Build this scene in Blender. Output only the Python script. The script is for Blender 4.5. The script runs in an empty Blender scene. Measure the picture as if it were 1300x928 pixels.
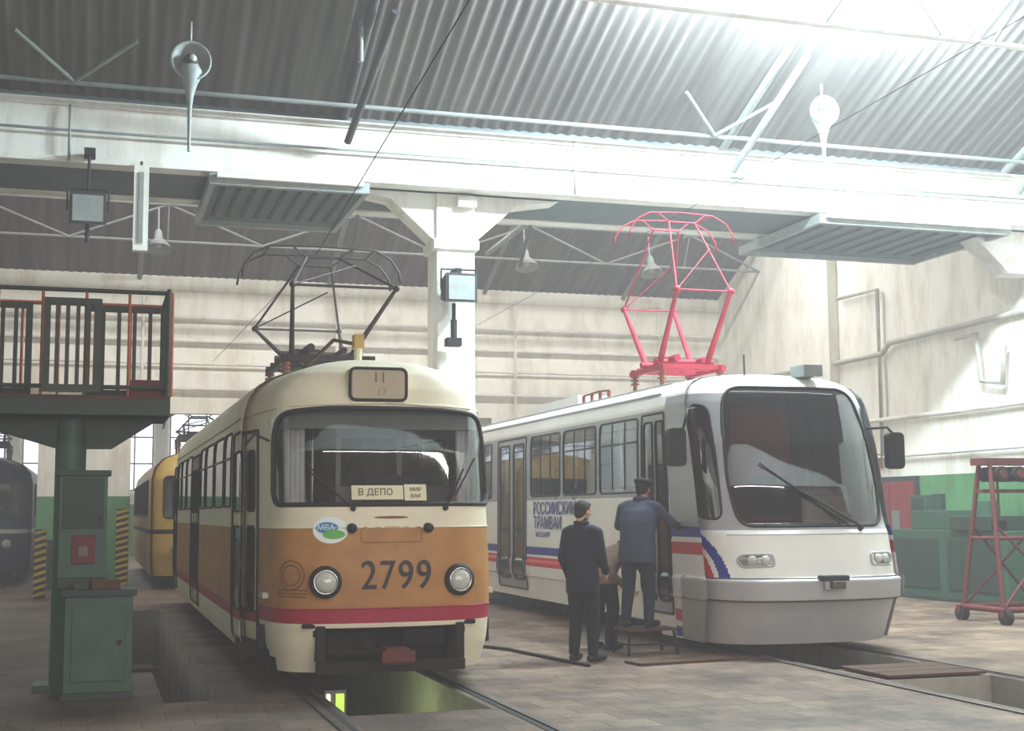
import bpy, bmesh, math, random
from mathutils import Vector, Matrix, Euler, Quaternion
random.seed(4)
scene = bpy.context.scene
COL = scene.collection

# ------------------------------------------------------------------ helpers
def s2l(c):
    return c/12.92 if c <= 0.04045 else ((c+0.055)/1.055)**2.4
def rgb(r, g, b):
    return (s2l(r/255), s2l(g/255), s2l(b/255), 1.0)

def mat(name, col, rough=0.6, metal=0.0, var=0.0, scale=3.0, col2=None, spec=0.5, coat=0.0, bump=0.0, emit=None, est=1.0):
    m = bpy.data.materials.new(name); m.use_nodes = True
    nt = m.node_tree; b = nt.nodes['Principled BSDF']
    b.inputs['Base Color'].default_value = col
    b.inputs['Roughness'].default_value = rough
    b.inputs['Metallic'].default_value = metal
    b.inputs['Specular IOR Level'].default_value = spec
    b.inputs['Coat Weight'].default_value = coat
    if emit:
        b.inputs['Emission Color'].default_value = emit
        b.inputs['Emission Strength'].default_value = est
    if var > 0 or col2 is not None:
        geo = nt.nodes.new('ShaderNodeTexCoord')
        n = nt.nodes.new('ShaderNodeTexNoise'); n.inputs['Scale'].default_value = scale
        n.inputs['Detail'].default_value = 6; n.inputs['Roughness'].default_value = 0.65
        nt.links.new(geo.outputs['Object'], n.inputs['Vector'])
        r = nt.nodes.new('ShaderNodeValToRGB')
        r.color_ramp.elements[0].position = 0.35; r.color_ramp.elements[1].position = 0.68
        c2 = col2 if col2 else tuple([col[i]*(1-var) for i in range(3)]+[1])
        r.color_ramp.elements[0].color = c2; r.color_ramp.elements[1].color = col
        nt.links.new(n.outputs['Fac'], r.inputs['Fac'])
        nt.links.new(r.outputs['Color'], b.inputs['Base Color'])
        if bump > 0:
            bp = nt.nodes.new('ShaderNodeBump'); bp.inputs['Strength'].default_value = bump
            nt.links.new(n.outputs['Fac'], bp.inputs['Height'])
            nt.links.new(bp.outputs['Normal'], b.inputs['Normal'])
    return m

def glassmat(name, tint, gloss=0.25, rough=0.03):
    m = bpy.data.materials.new(name); m.use_nodes = True
    nt = m.node_tree; nt.nodes.clear()
    out = nt.nodes.new('ShaderNodeOutputMaterial')
    tr = nt.nodes.new('ShaderNodeBsdfTransparent'); tr.inputs['Color'].default_value = tint
    gl = nt.nodes.new('ShaderNodeBsdfGlossy'); gl.inputs['Roughness'].default_value = rough
    gl.inputs['Color'].default_value = (0.9, 0.92, 0.95, 1)
    lw = nt.nodes.new('ShaderNodeFresnel'); lw.inputs['IOR'].default_value = 1.5
    ad = nt.nodes.new('ShaderNodeMath'); ad.operation = 'ADD'; ad.inputs[1].default_value = gloss; ad.use_clamp = True
    mx = nt.nodes.new('ShaderNodeMixShader')
    nt.links.new(lw.outputs[0], ad.inputs[0]); nt.links.new(ad.outputs[0], mx.inputs[0])
    nt.links.new(tr.outputs[0], mx.inputs[1]); nt.links.new(gl.outputs[0], mx.inputs[2])
    nt.links.new(mx.outputs[0], out.inputs[0])
    return m

class B:
    def __init__(s):
        s.v = []; s.f = []; s.m = []; s.sm = []; s.mats = []
    def mi(s, m):
        if m not in s.mats: s.mats.append(m)
        return s.mats.index(m)
    def add(s, vs, fs, m, smooth=False):
        o = len(s.v); s.v += [tuple(v) for v in vs]; k = s.mi(m)
        for f in fs:
            s.f.append(tuple(o+i for i in f)); s.m.append(k); s.sm.append(smooth)
    def box(s, a, b, m, rot=None, piv=None):
        x0, y0, z0 = a; x1, y1, z1 = b
        vs = [Vector(p) for p in [(x0,y0,z0),(x1,y0,z0),(x1,y1,z0),(x0,y1,z0),(x0,y0,z1),(x1,y0,z1),(x1,y1,z1),(x0,y1,z1)]]
        if rot is not None:
            c = Vector(piv) if piv is not None else (Vector(a)+Vector(b))/2
            M = Euler(rot).to_matrix(); vs = [M @ (v-c)+c for v in vs]
        s.add(vs, [(0,3,2,1),(4,5,6,7),(0,1,5,4),(1,2,6,5),(2,3,7,6),(3,0,4,7)], m)
    def cyl(s, p0, p1, r, m, n=12, r2=None, caps=True):
        p0 = Vector(p0); p1 = Vector(p1); d = (p1-p0)
        if d.length < 1e-6: return
        d.normalize(); up = Vector((0,0,1)) if abs(d.z) < 0.9 else Vector((1,0,0))
        a = d.cross(up).normalized(); b = d.cross(a).normalized(); r2 = r if r2 is None else r2
        vs = []
        for k in range(n):
            t = 2*math.pi*k/n; o = a*math.cos(t)+b*math.sin(t)
            vs.append(p0+o*r)
        for k in range(n):
            t = 2*math.pi*k/n; o = a*math.cos(t)+b*math.sin(t)
            vs.append(p1+o*r2)
        s.add(vs, [(k,(k+1)%n,n+(k+1)%n,n+k) for k in range(n)], m, True)
        if caps:
            s.add(vs[:n], [tuple(range(n-1,-1,-1))], m); s.add(vs[n:], [tuple(range(n))], m)
    def tube(s, pts, r, m, n=8, closed=False, rb=None):
        pts = [Vector(p) for p in pts]; N = len(pts); rings = []
        prev = None
        for i, p in enumerate(pts):
            if closed: d = pts[(i+1)%N]-pts[i-1]
            else: d = pts[min(i+1,N-1)]-pts[max(i-1,0)]
            d.normalize()
            up = Vector((0,0,1)) if abs(d.z) < 0.95 else Vector((1,0,0))
            a = d.cross(up).normalized()
            if prev is not None and a.dot(prev) < 0 and abs(a.dot(prev)) > .5: a = -a
            prev = a
            b = d.cross(a).normalized()
            rr = r[i] if isinstance(r, (list, tuple)) else r
            rings.append([p+(a*math.cos(2*math.pi*k/n)+b*math.sin(2*math.pi*k/n))*rr for k in range(n)])
        vs = [v for R in rings for v in R]; fs = []
        L = N if closed else N-1
        for i in range(L):
            j = (i+1) % N
            off = 0
            if closed and j == 0:
                off = min(range(n), key=lambda o: (rings[i][0]-rings[j][o]).length)
            for k in range(n):
                fs.append((i*n+k, i*n+(k+1)%n, j*n+(k+1+off)%n, j*n+(k+off)%n))
        if not closed:
            fs.append(tuple(range(n-1,-1,-1))); fs.append(tuple((N-1)*n+k for k in range(n)))
        s.add(vs, fs, m, True)
    def sphere(s, c, r, m, nu=16, nv=10, rot=None):
        if not isinstance(r, (tuple, list)): r = (r, r, r)
        M = Euler(rot).to_matrix() if rot else Matrix.Identity(3)
        vs = []; fs = []
        for j in range(nv+1):
            ph = math.pi*j/nv
            for i in range(nu):
                th = 2*math.pi*i/nu
                vs.append(Vector(c)+M@Vector((r[0]*math.sin(ph)*math.cos(th), r[1]*math.sin(ph)*math.sin(th), r[2]*math.cos(ph))))
        for j in range(nv):
            for i in range(nu):
                a = j*nu+i; b2 = j*nu+(i+1)%nu
                fs.append((a, a+nu, b2+nu, b2))
        s.add(vs, fs, m, True)
    def lathe(s, prof, c, ax, m, n=20):
        c = Vector(c); d = Vector(ax).normalized(); up = Vector((0,0,1)) if abs(d.z) < 0.9 else Vector((1,0,0))
        a = d.cross(up).normalized(); b = d.cross(a).normalized(); vs = []
        for (r, h) in prof:
            for k in range(n):
                t = 2*math.pi*k/n; vs.append(c+d*h+(a*math.cos(t)+b*math.sin(t))*r)
        fs = []
        for j in range(len(prof)-1):
            for k in range(n):
                fs.append((j*n+k, j*n+(k+1)%n, (j+1)*n+(k+1)%n, (j+1)*n+k))
        s.add(vs, fs, m, True)
    def prism(s, poly, axis, a, b, m):
        def mk(p, t):
            if axis == 'y': return (p[0], t, p[1])
            if axis == 'x': return (t, p[0], p[1])
            return (p[0], p[1], t)
        n = len(poly); vs = [mk(p, a) for p in poly]+[mk(p, b) for p in poly]
        fs = [(k,(k+1)%n,n+(k+1)%n,n+k) for k in range(n)]+[tuple(range(n-1,-1,-1)), tuple(range(n,2*n))]
        s.add(vs, fs, m)
    def finish(s, name, parent=None, loc=(0,0,0), bevel=0, rot=None, fixn=True):
        me = bpy.data.meshes.new(name); me.from_pydata(s.v, [], s.f)
        for m in s.mats: me.materials.append(m)
        me.polygons.foreach_set('material_index', s.m)
        me.polygons.foreach_set('use_smooth', s.sm)
        me.update()
        if fixn:
            bm = bmesh.new(); bm.from_mesh(me); bmesh.ops.recalc_face_normals(bm, faces=bm.faces); bm.to_mesh(me); bm.free()
        ob = bpy.data.objects.new(name, me); COL.objects.link(ob)
        ob.location = loc
        if rot: ob.rotation_euler = rot
        if parent: ob.parent = parent
        if bevel > 0:
            bv = ob.modifiers.new('bevel', 'BEVEL'); bv.width = bevel; bv.segments = 2; bv.limit_method = 'ANGLE'
        return ob

def empty(name, loc=(0,0,0), rot=(0,0,0)):
    e = bpy.data.objects.new(name, None); COL.objects.link(e); e.location = loc; e.rotation_euler = rot
    e.empty_display_size = 0.2
    return e

def lerp_tab(tab, x):
    if x <= tab[0][0]: return tab[0][1]
    for (a, va), (b, vb) in zip(tab, tab[1:]):
        if x <= b: return va+(vb-va)*(x-a)/(b-a)
    return tab[-1][1]

def inpoly(p, poly):
    x, y = p; c = False; n = len(poly); j = n-1
    for i in range(n):
        xi, yi = poly[i]; xj, yj = poly[j]
        if (yi > y) != (yj > y) and x < (xj-xi)*(y-yi)/(yj-yi)+xi: c = not c
        j = i
    return c

def rpoly(pts, r, seg=5):
    out = []; n = len(pts)
    for i in range(n):
        p = Vector(pts[i]); a = Vector(pts[i-1]); b = Vector(pts[(i+1) % n])
        rr = r[i] if isinstance(r, (list, tuple)) else r
        da = (a-p); db = (b-p); rr2 = min(rr, da.length*.49, db.length*.49)
        pa = p+da.normalized()*rr2; pb = p+db.normalized()*rr2
        for k in range(seg+1):
            t = k/seg
            out.append(tuple(pa*(1-t)**2+p*2*t*(1-t)+pb*t*t))
    return out

def rrect(s0, s1, z0, z1, r=0.08):
    return rpoly([(s0,z0),(s1,z0),(s1,z1),(s0,z1)], r)

def text_data(txt, size, spacing=1.0):
    cu = bpy.data.curves.new('t', 'FONT'); cu.body = txt; cu.size = size; cu.align_x = 'CENTER'; cu.align_y = 'CENTER'
    cu.space_character = spacing
    ob = bpy.data.objects.new('t', cu); COL.objects.link(ob)
    bpy.context.view_layer.update()
    dg = bpy.context.evaluated_depsgraph_get()
    me = bpy.data.meshes.new_from_object(ob.evaluated_get(dg))
    vs = [tuple(v.co) for v in me.vertices]; fs = [tuple(p.vertices) for p in me.polygons]
    bpy.data.objects.remove(ob); bpy.data.meshes.remove(me)
    return vs, fs

# ------------------------------------------------------------------ materials
M_cream = mat('cream_paint', rgb(232,222,198), .5, var=.16, scale=2)
M_ochre = mat('ochre_paint', rgb(182,126,66), .55, var=.28, scale=3)
M_redst = mat('red_stripe_paint', rgb(165,34,62), .5, var=.1)
M_black = mat('black_rubber', rgb(26,22,26), .7)
M_dark = mat('dark_undercarriage', rgb(32,26,27), .85, var=.4, scale=6)
M_steel = mat('worn_steel', rgb(110,100,95), .5, .6, var=.4, scale=8)
M_chrome = mat('chrome', rgb(190,190,190), .2, 1.0)
M_white = mat('white_paint', rgb(240,238,234), .4, var=.08, scale=2, coat=.15)
M_silver = mat('silver_paint', rgb(168,168,172), .45, .15, var=.08)
M_silver2 = mat('bumper_grey', rgb(182,180,182), .5, .1, var=.12)
M_blue = mat('blue_stripe_paint', rgb(30,38,145), .4)
M_red = mat('red_stripe_bright', rgb(200,28,52), .4)
M_glass = glassmat('tram_glass', (0.74,0.75,0.75,1), .07)
M_glassd = glassmat('tinted_glass', (0.46,0.27,0.29,1), .07)
M_int = mat('interior_panel', rgb(200,195,184), .7, var=.1)
M_intred = mat('maroon_vinyl', rgb(150,52,45), .6, var=.2)
M_curt = mat('curtain_cloth', rgb(225,225,225), .9, var=.15)
M_lens = mat('headlight_lens', rgb(190,190,182), .12, 0, spec=.8)
M_pred = mat('pantograph_red', rgb(158,16,46), .65, var=.2)
M_prust = mat('pantograph_rust', rgb(60,38,42), .7, .1, var=.4, scale=10)
M_pgrey = mat('pantograph_grey_tube', rgb(70,62,66), .6, .1, var=.4, scale=10)
M_ins = mat('insulator_ceramic', rgb(120,55,40), .3)
M_green = mat('green_machine_paint', rgb(52,88,70), .55, var=.35, scale=4)
M_greend = mat('dark_green_paint', rgb(36,58,48), .6, var=.4, scale=4)
M_rust = mat('rusty_red_paint', rgb(108,40,42), .7, var=.35, scale=9)
M_brown = mat('brown_timber', rgb(90,62,48), .85, var=.35, scale=6)
M_yel = mat('yellow_paint', rgb(204,168,84), .5, var=.2)
M_navy = mat('navy_paint', rgb(22,26,70), .5, var=.2)
M_paper = mat('paper_sign', rgb(222,214,184), .8)
M_tin = mat('galvanised_grey', rgb(150,155,155), .6, .1, var=.25, scale=5)
M_truss = mat('truss_paint', rgb(134,138,136), .8, var=.3, scale=2)
M_trussd = mat('truss_dark', rgb(58,54,57), .8, var=.3)

def wall_material(name, dado_z, white=(244,240,230), green=(92,148,98)):
    m = bpy.data.materials.new(name); m.use_nodes = True; nt = m.node_tree; b = nt.nodes['Principled BSDF']
    b.inputs['Roughness'].default_value = .85
    g = nt.nodes.new('ShaderNodeNewGeometry'); sx = nt.nodes.new('ShaderNodeSeparateXYZ')
    nt.links.new(g.outputs['Position'], sx.inputs[0])
    gt = nt.nodes.new('ShaderNodeMath'); gt.operation = 'GREATER_THAN'; gt.inputs[1].default_value = dado_z
    nt.links.new(sx.outputs['Z'], gt.inputs[0])
    mp = nt.nodes.new('ShaderNodeMapping'); mp.inputs['Scale'].default_value = (1.3, 1.3, .4)
    nt.links.new(g.outputs['Position'], mp.inputs[0])
    n = nt.nodes.new('ShaderNodeTexNoise'); n.inputs['Scale'].default_value = 1.3; n.inputs['Detail'].default_value = 10; n.inputs['Roughness'].default_value = .7
    nt.links.new(mp.outputs[0], n.inputs['Vector'])
    r1 = nt.nodes.new('ShaderNodeValToRGB'); r1.color_ramp.elements[0].position = .28; r1.color_ramp.elements[1].position = .54
    r1.color_ramp.elements[0].color = rgb(*[int(c*f) for c, f in zip(white, (.85,.82,.77))]); r1.color_ramp.elements[1].color = rgb(*white)
    r2 = nt.nodes.new('ShaderNodeValToRGB'); r2.color_ramp.elements[0].position = .3; r2.color_ramp.elements[1].position = .6
    r2.color_ramp.elements[0].color = rgb(*[int(c*.75) for c in green]); r2.color_ramp.elements[1].color = rgb(*green)
    nt.links.new(n.outputs['Fac'], r1.inputs[0]); nt.links.new(n.outputs['Fac'], r2.inputs[0])
    mx = nt.nodes.new('ShaderNodeMixRGB'); nt.links.new(gt.outputs[0], mx.inputs[0])
    nt.links.new(r2.outputs[0], mx.inputs[1]); nt.links.new(r1.outputs[0], mx.inputs[2])
    nt.links.new(mx.outputs[0], b.inputs['Base Color'])
    return m
M_wall = wall_material('whitewashed_plaster_dado', 2.05)
M_wallr = wall_material('whitewashed_plaster_right', 2.3)
M_beam = wall_material('whitewashed_concrete', -10, (230,226,222))
M_soffit = mat('soffit_concrete', rgb(100,108,110), .9, var=.25, scale=1.5)  # underside shade is put into this grey, against the white beam faces
M_conc = mat('pit_concrete', rgb(175,170,160), .9, var=.35, scale=2)
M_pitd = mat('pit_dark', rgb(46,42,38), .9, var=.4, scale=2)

def floor_material():
    m = bpy.data.materials.new('paved_floor'); m.use_nodes = True; nt = m.node_tree; b = nt.nodes['Principled BSDF']
    b.inputs['Roughness'].default_value = .7
    g = nt.nodes.new('ShaderNodeNewGeometry')
    br = nt.nodes.new('ShaderNodeTexBrick'); br.inputs['Scale'].default_value = 1.0
    br.inputs['Brick Width'].default_value = .4; br.inputs['Row Height'].default_value = .4
    br.inputs['Mortar Size'].default_value = .010; br.offset = 0.5; br.inputs['Mortar Smooth'].default_value = .5
    br.inputs['Color1'].default_value = rgb(150,126,106); br.inputs['Color2'].default_value = rgb(118,97,83); br.inputs['Mortar'].default_value = rgb(86,69,59)
    nt.links.new(g.outputs['Position'], br.inputs['Vector'])
    n = nt.nodes.new('ShaderNodeTexNoise'); n.inputs['Scale'].default_value = .7; n.inputs['Detail'].default_value = 12; n.inputs['Roughness'].default_value = .78
    nt.links.new(g.outputs['Position'], n.inputs['Vector'])
    r = nt.nodes.new('ShaderNodeValToRGB'); r.color_ramp.elements[0].position = .40; r.color_ramp.elements[1].position = .58
    r.color_ramp.elements[0].color = (.30,.25,.23,1); r.color_ramp.elements[1].color = (1,1,1,1)
    nt.links.new(n.outputs['Fac'], r.inputs[0])
    mx = nt.nodes.new('ShaderNodeMixRGB'); mx.blend_type = 'MULTIPLY'; mx.inputs[0].default_value = 1
    nt.links.new(br.outputs['Color'], mx.inputs[1]); nt.links.new(r.outputs[0], mx.inputs[2])
    # paving tone ramps from dark on the left bays to pale on the right
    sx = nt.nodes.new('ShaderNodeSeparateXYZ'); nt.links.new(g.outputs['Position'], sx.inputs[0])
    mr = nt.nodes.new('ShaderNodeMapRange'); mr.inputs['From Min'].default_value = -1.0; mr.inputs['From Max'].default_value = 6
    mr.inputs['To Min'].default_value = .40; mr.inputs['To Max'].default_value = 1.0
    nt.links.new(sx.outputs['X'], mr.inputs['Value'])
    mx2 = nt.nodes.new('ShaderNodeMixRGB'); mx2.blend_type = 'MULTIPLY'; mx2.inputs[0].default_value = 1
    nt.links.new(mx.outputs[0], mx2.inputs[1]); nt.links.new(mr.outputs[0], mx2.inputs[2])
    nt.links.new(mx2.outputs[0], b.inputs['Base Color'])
    bp = nt.nodes.new('ShaderNodeBump'); bp.inputs['Strength'].default_value = .35; bp.inputs['Distance'].default_value = .02
    nt.links.new(n.outputs['Fac'], bp.inputs['Height']); nt.links.new(bp.outputs[0], b.inputs['Normal'])
    return m
M_floor = floor_material()

def ceil_material():
    m = bpy.data.materials.new('corrugated_roof_sheet'); m.use_nodes = True; nt = m.node_tree; b = nt.nodes['Principled BSDF']
    b.inputs['Roughness'].default_value = .9
    g = nt.nodes.new('ShaderNodeNewGeometry')
    mp = nt.nodes.new('ShaderNodeMapping'); mp.inputs['Scale'].default_value = (4.5, .25, .25)
    nt.links.new(g.outputs['Position'], mp.inputs[0])
    n = nt.nodes.new('ShaderNodeTexNoise'); n.inputs['Scale'].default_value = 1.2; n.inputs['Detail'].default_value = 6
    nt.links.new(mp.outputs[0], n.inputs['Vector'])
    r = nt.nodes.new('ShaderNodeValToRGB'); r.color_ramp.elements[0].position = .3; r.color_ramp.elements[1].position = .7
    r.color_ramp.elements[0].color = rgb(66,58,56); r.color_ramp.elements[1].color = rgb(106,100,96)
    nt.links.new(n.outputs['Fac'], r.inputs[0]); nt.links.new(r.outputs[0], b.inputs['Base Color'])
    return m
M_ceil = ceil_material()

# ------------------------------------------------------------------ room shell
XL, XR = -9.0, 16.0
YB = 32.6
holes = [(2.0, 3.2, 10.9, 29.0), (7.25, 8.45, 9.1, 11.4), (7.25, 8.45, 12.3, 30.0), (-3.2, -2.0, 13.0, 30.0),
         (0.62, 1.12, 12.2, 14.6), (0.30, 1.12, 14.6, 24.0)]
xs = sorted(set([XL-.3, XR+.3]+[h[0] for h in holes]+[h[1] for h in holes]))
ys = sorted(set([-8, 60]+[h[2] for h in holes]+[h[3] for h in holes]))
fb = B()
def inhole(x, y):
    return any(h[0] < x < h[1] and h[2] < y < h[3] for h in holes)
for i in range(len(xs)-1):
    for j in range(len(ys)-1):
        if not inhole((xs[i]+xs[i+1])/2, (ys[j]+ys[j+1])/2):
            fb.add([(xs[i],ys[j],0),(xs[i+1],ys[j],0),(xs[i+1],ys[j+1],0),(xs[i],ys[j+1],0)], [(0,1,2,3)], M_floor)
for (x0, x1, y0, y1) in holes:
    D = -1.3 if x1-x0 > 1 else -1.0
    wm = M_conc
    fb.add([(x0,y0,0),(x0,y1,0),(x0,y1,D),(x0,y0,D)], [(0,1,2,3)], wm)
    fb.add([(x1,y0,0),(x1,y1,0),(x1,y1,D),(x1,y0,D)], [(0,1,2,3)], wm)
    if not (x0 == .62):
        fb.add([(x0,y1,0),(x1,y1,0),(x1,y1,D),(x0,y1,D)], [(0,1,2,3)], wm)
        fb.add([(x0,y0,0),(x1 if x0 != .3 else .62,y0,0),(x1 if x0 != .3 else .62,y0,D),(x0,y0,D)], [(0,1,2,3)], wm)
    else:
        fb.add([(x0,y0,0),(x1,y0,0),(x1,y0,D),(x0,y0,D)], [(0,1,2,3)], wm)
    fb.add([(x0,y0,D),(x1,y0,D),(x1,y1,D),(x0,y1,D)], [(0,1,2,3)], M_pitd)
fb.finish('floor', fixn=False)

for k, xc in enumerate((2.6, 7.85, -2.6)):
    rb = B()
    for sx in (-1, 1):
        x = xc+sx*.762
        rb.box((x-.035, -7, .001), (x+.035, 59, .014), M_steel)
        rb.box((x-.10 if sx>0 else x+.04, -7, .0005), (x-.04 if sx>0 else x+.10, 59, .005), M_black)
    rb.finish('tram_rails')

sb = B()
for i in range(5):
    sb.box((.31, 15.0+i*.5, -1.0), (.74, 15.5+i*.5, -.9+.17*i), M_brown)
sb.finish('pit_stairs')

wb = B()
T = .35
gates = [(-6.4, -1.25, 4.0), (.8, 4.4, 4.0), (6.1, 9.6, 4.0)]
cur = XL-.3
for (a, b_, h) in gates:
    wb.box((cur, YB, 0), (a, YB+T, 4.0), M_wall); cur = b_
wb.box((cur, YB, 0), (XR+.3, YB+T, 4.0), M_wall)
wb.box((XL-.3, YB, 4.0), (XR+.3, YB+T, 7.3), M_wall)
wb.box((XL-.3, YB-.08, 6.95), (XR, YB, 7.25), M_wall)
wb.finish('wall_back')
wb = B(); wb.box((XR, -8, 0), (XR+T, 60, 10.5), M_wallr)
wb.finish('wall_right')
for y in (13.0, 26.8):
    wb = B(); wb.box((XR-.25, y-.3, 0), (XR+.01, y+.3, 7.35), M_wallr); wb.finish('wall_pilaster')
wb = B(); wb.box((XL-T, -8, 0), (XL, 60, 10.5), M_wallr); wb.finish('wall_left')
wb = B(); wb.box((XL-.3, 58, 0), (XR+.3, 58.3, 9), M_wall); wb.finish('wall_far')
wb = B(); wb.box((XL-.3, 33.0, 7.6), (XR+.3, 58.3, 7.9), M_soffit); wb.finish('ceiling_far_hall')
M_win = mat('daylight_window', rgb(230,240,250), .3, emit=(.85,.93,1,1), est=2.2)
for k, x in enumerate((-7.5, -4.6, -1.7, 1.2, 4.1, 7, 10, 13)):
    b = B(); b.box((x-1.1, 57.93, 2.6), (x+1.1, 57.97, 6.0), M_win)
    for q in range(4):
        b.box((x-1.1+q*.7333-.03, 57.88, 2.6), (x-1.1+q*.7333+.03, 57.95, 6.0), M_truss)
    for z in (2.6, 3.7, 4.8, 5.95):
        b.box((x-1.13, 57.88, z), (x+1.13, 57.95, z+.06), M_truss)
    b.finish('window_%d' % (k+1))

def slope(b, y0, z0, y1, z1, rows=4):
    n = int((XR-XL)/.035); vs = []; fs = []
    for i in range(n+1):
        x = XL+(XR-XL)*i/n
        dz = .014*math.sin(x*2*math.pi/.2)
        for j in range(rows+1):
            t = j/rows
            vs.append((x, y0+(y1-y0)*t, z0+(z1-z0)*t+dz))
    for i in range(n):
        for j in range(rows):
            a = i*(rows+1)+j; fs.append((a, a+1, a+rows+2, a+rows+1))
    b.add(vs, fs, M_ceil, True)
cb = B()
slope(cb, 19.3, 7.5, 13.2, 10.1); slope(cb, 6.7, 7.5, 12.8, 10.1)
slope(cb, 6.3, 7.5, .2, 10.1); slope(cb, -6.5, 7.5, -.2, 10.1)
slope(cb, 21.4, 7.5, 27.0, 10.0); slope(cb, 32.7, 7.25, 27.0, 10.0)
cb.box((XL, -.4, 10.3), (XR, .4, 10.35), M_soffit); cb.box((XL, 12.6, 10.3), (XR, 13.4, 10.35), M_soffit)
cb.finish('ceiling', fixn=False)

def valley(y0, y1, name, haunch=True):
    b = B()
    b.box((XL, y0, 6.5), (XR, y0+.3, 7.4), M_beam)
    b.box((XL, y1-.3, 6.5), (XR, y1, 7.5), M_beam)
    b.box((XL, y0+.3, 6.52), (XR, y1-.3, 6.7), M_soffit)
    b.box((XL, y0+.1, 7.4), (XR, y0+.28, 7.52), M_soffit)
    b.box((XL, y0-.05, 7.3), (XR, y0-.001, 7.395), M_beam)
    b.box((XL, y0-.03, 6.5), (XR, y0-.001, 6.58), M_beam)
    for px in ((5.2, 15.6, -5.1) if haunch else (15.6, -5.1)):
        b.prism([(px-1.7,6.498),(px-1.0,6.38),(px-.30,5.75),(px+.30,5.75),(px+1.0,6.38),(px+1.7,6.498)], 'y', y0+.42, y0+.88, M_beam)
    return b.finish(name)
valley(19.2, 21.4, 'roof_beam')
valley(6.3, 6.7, 'roof_beam', False)
for px in (5.2, -5.1):
    b = B(); b.box((px-.3, 19.55, 0), (px+.3, 20.15, 6.495), M_beam)
    b.box((px-.36, 19.49, 5.62), (px+.36, 20.21, 5.78), M_beam)
    b.box((px-.34, 19.51, 0), (px+.34, 20.19, .35), M_beam)
    b.box((px+.0, 19.4, 6.28), (px+.3, 19.54, 6.44), M_beam)
    b.finish('concrete_pillar', bevel=.015)

tb = B()
def bar(b, p, q, w, m): b.cyl(p, q, w, m, 6)
def lattice(b, y, zb, zt, yt, x0, x1, n, m, w=.035):
    bar(b, (x0,y,zb), (x1,y,zb), w*1.2, m)
    bar(b, (x0,yt,zt), (x1,yt,zt), w*1.2, m)
    for i in range(n):
        a = x0+(x1-x0)*i/n; c = x0+(x1-x0)*(i+1)/n; mid = (a+c)/2
        bar(b, (a,y,zb), (mid,yt,zt), w, m); bar(b, (mid,yt,zt), (c,y,zb), w, m)
        bar(b, (mid,y,zb), (mid,yt,zt), w*.7, m)
bar(tb, (XL,18.75,7.5), (XR,18.75,7.5), .035, M_truss)
for x in (-.4, 9.2):
    bar(tb, (x,18.7,7.5), (x-.75,18.1,7.95), .03, M_truss); bar(tb, (x,18.7,7.5), (x+.8,18.1,7.95), .03, M_truss)
bar(tb, (XL,15.0,7.95), (XR,15.0,7.95), .04, M_beam)
for x in (9.0, 11.6, 14.2): bar(tb, (x,15.0,7.95), (x+.9,15.0,9.2), .03, M_truss); bar(tb, (x+1.8,15.0,7.95), (x+.9,15.0,9.2), .03, M_truss)
lattice(tb, 30.2, 7.65, 8.4, 29.8, XL, XR, 6, M_truss, .028)
for x in (3.4, 9.6, 15.0):
    bar(tb, (x,19.25,7.45), (x,13.1,10.0), .07, M_trussd if x < 5 else M_truss)
    bar(tb, (x,18.9,7.0), (x+.3,17.0,8.3), .06, M_trussd if x < 5 else M_truss)
bar(tb, (3.3,17.4,7.7), (3.3,17.4,8.3), .04, M_truss)
for x in (-4.5, .9, 5.4, 9.4, 13.2):
    bar(tb, (x,32.5,7.2), (x,27.0,9.85), .06, M_truss)
    bar(tb, (x,29.5,7.35), (x,27.2,9.7), .05, M_trussd)
bar(tb, (2.6, 21.4, 6.9), (3.2, 28.5, 7.9), .08, M_trussd)
bar(tb, (7.4, 21.4, 6.9), (8.6, 29.5, 7.6), .06, M_truss)
tb.finish('roof_truss')

for (x0, x1) in ((1.45, 3.75), (11.2, 14.9)):
    b = B()
    b.box((x0+.05, 19.05, 6.36), (x1-.05, 21.85, 6.40), M_soffit)
    b.box((x0, 19.0, 6.28), (x1, 19.1, 6.44), M_tin); b.box((x0, 21.8, 6.28), (x1, 21.9, 6.44), M_tin)
    b.box((x0, 19.101, 6.285), (x0+.08, 21.799, 6.435), M_tin); b.box((x1-.08, 19.101, 6.285), (x1, 21.799, 6.435), M_tin)
    b.box((x0+.1, 18.9, 6.36), (x1-.1, 18.98, 6.43), M_beam)
    for i in range(9):
        xx = x0+.1+(x1-x0-.3)*(i+.5)/9
        b.box((xx,19.5,6.33), (xx+.06,21.4,6.355), M_trussd)
    for xx in (x0+.3, x1-.3):
        b.cyl((xx,19.5,6.4), (xx,19.5,6.5), .02, M_steel)
        b.cyl((xx,21.2,6.4), (xx,21.2,6.5), .02, M_steel)
    b.finish('heating_panel')

b = B()
for z, r in ((6.3,.04),(5.75,.05),(5.2,.03),(4.6,.05)):
    b.cyl((XL, YB-.12, z), (XR-.1, YB-.12, z-.05), r, M_beam, 8)
for x in (-3.5, 1.0, 5.6, 10.2, 14.2):
    b.cyl((x, YB-.14, 4.1), (x, YB-.14, 7.0), .04, M_beam, 8)
b.finish('wall_pipes')
b = B()
M_pipe = mat('pipe_pale_paint', rgb(196,192,182), .8, var=.25)
b.tube([(XR-.12, 32, 4.9), (XR-.12, 24.6, 4.9), (XR-.12, 24.3, 5.1), (XR-.12, 20, 5.15), (XR-.12, 13.5, 5.3)], .06, M_pipe)
b.tube([(XR-.12, 32, 3.5), (XR-.12, 22, 3.5), (XR-.12, 13.5, 3.6)], .05, M_beam)
b.tube([(XR-.12, 32, 2.7), (XR-.12, 13.5, 2.75)], .035, M_beam)
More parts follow.
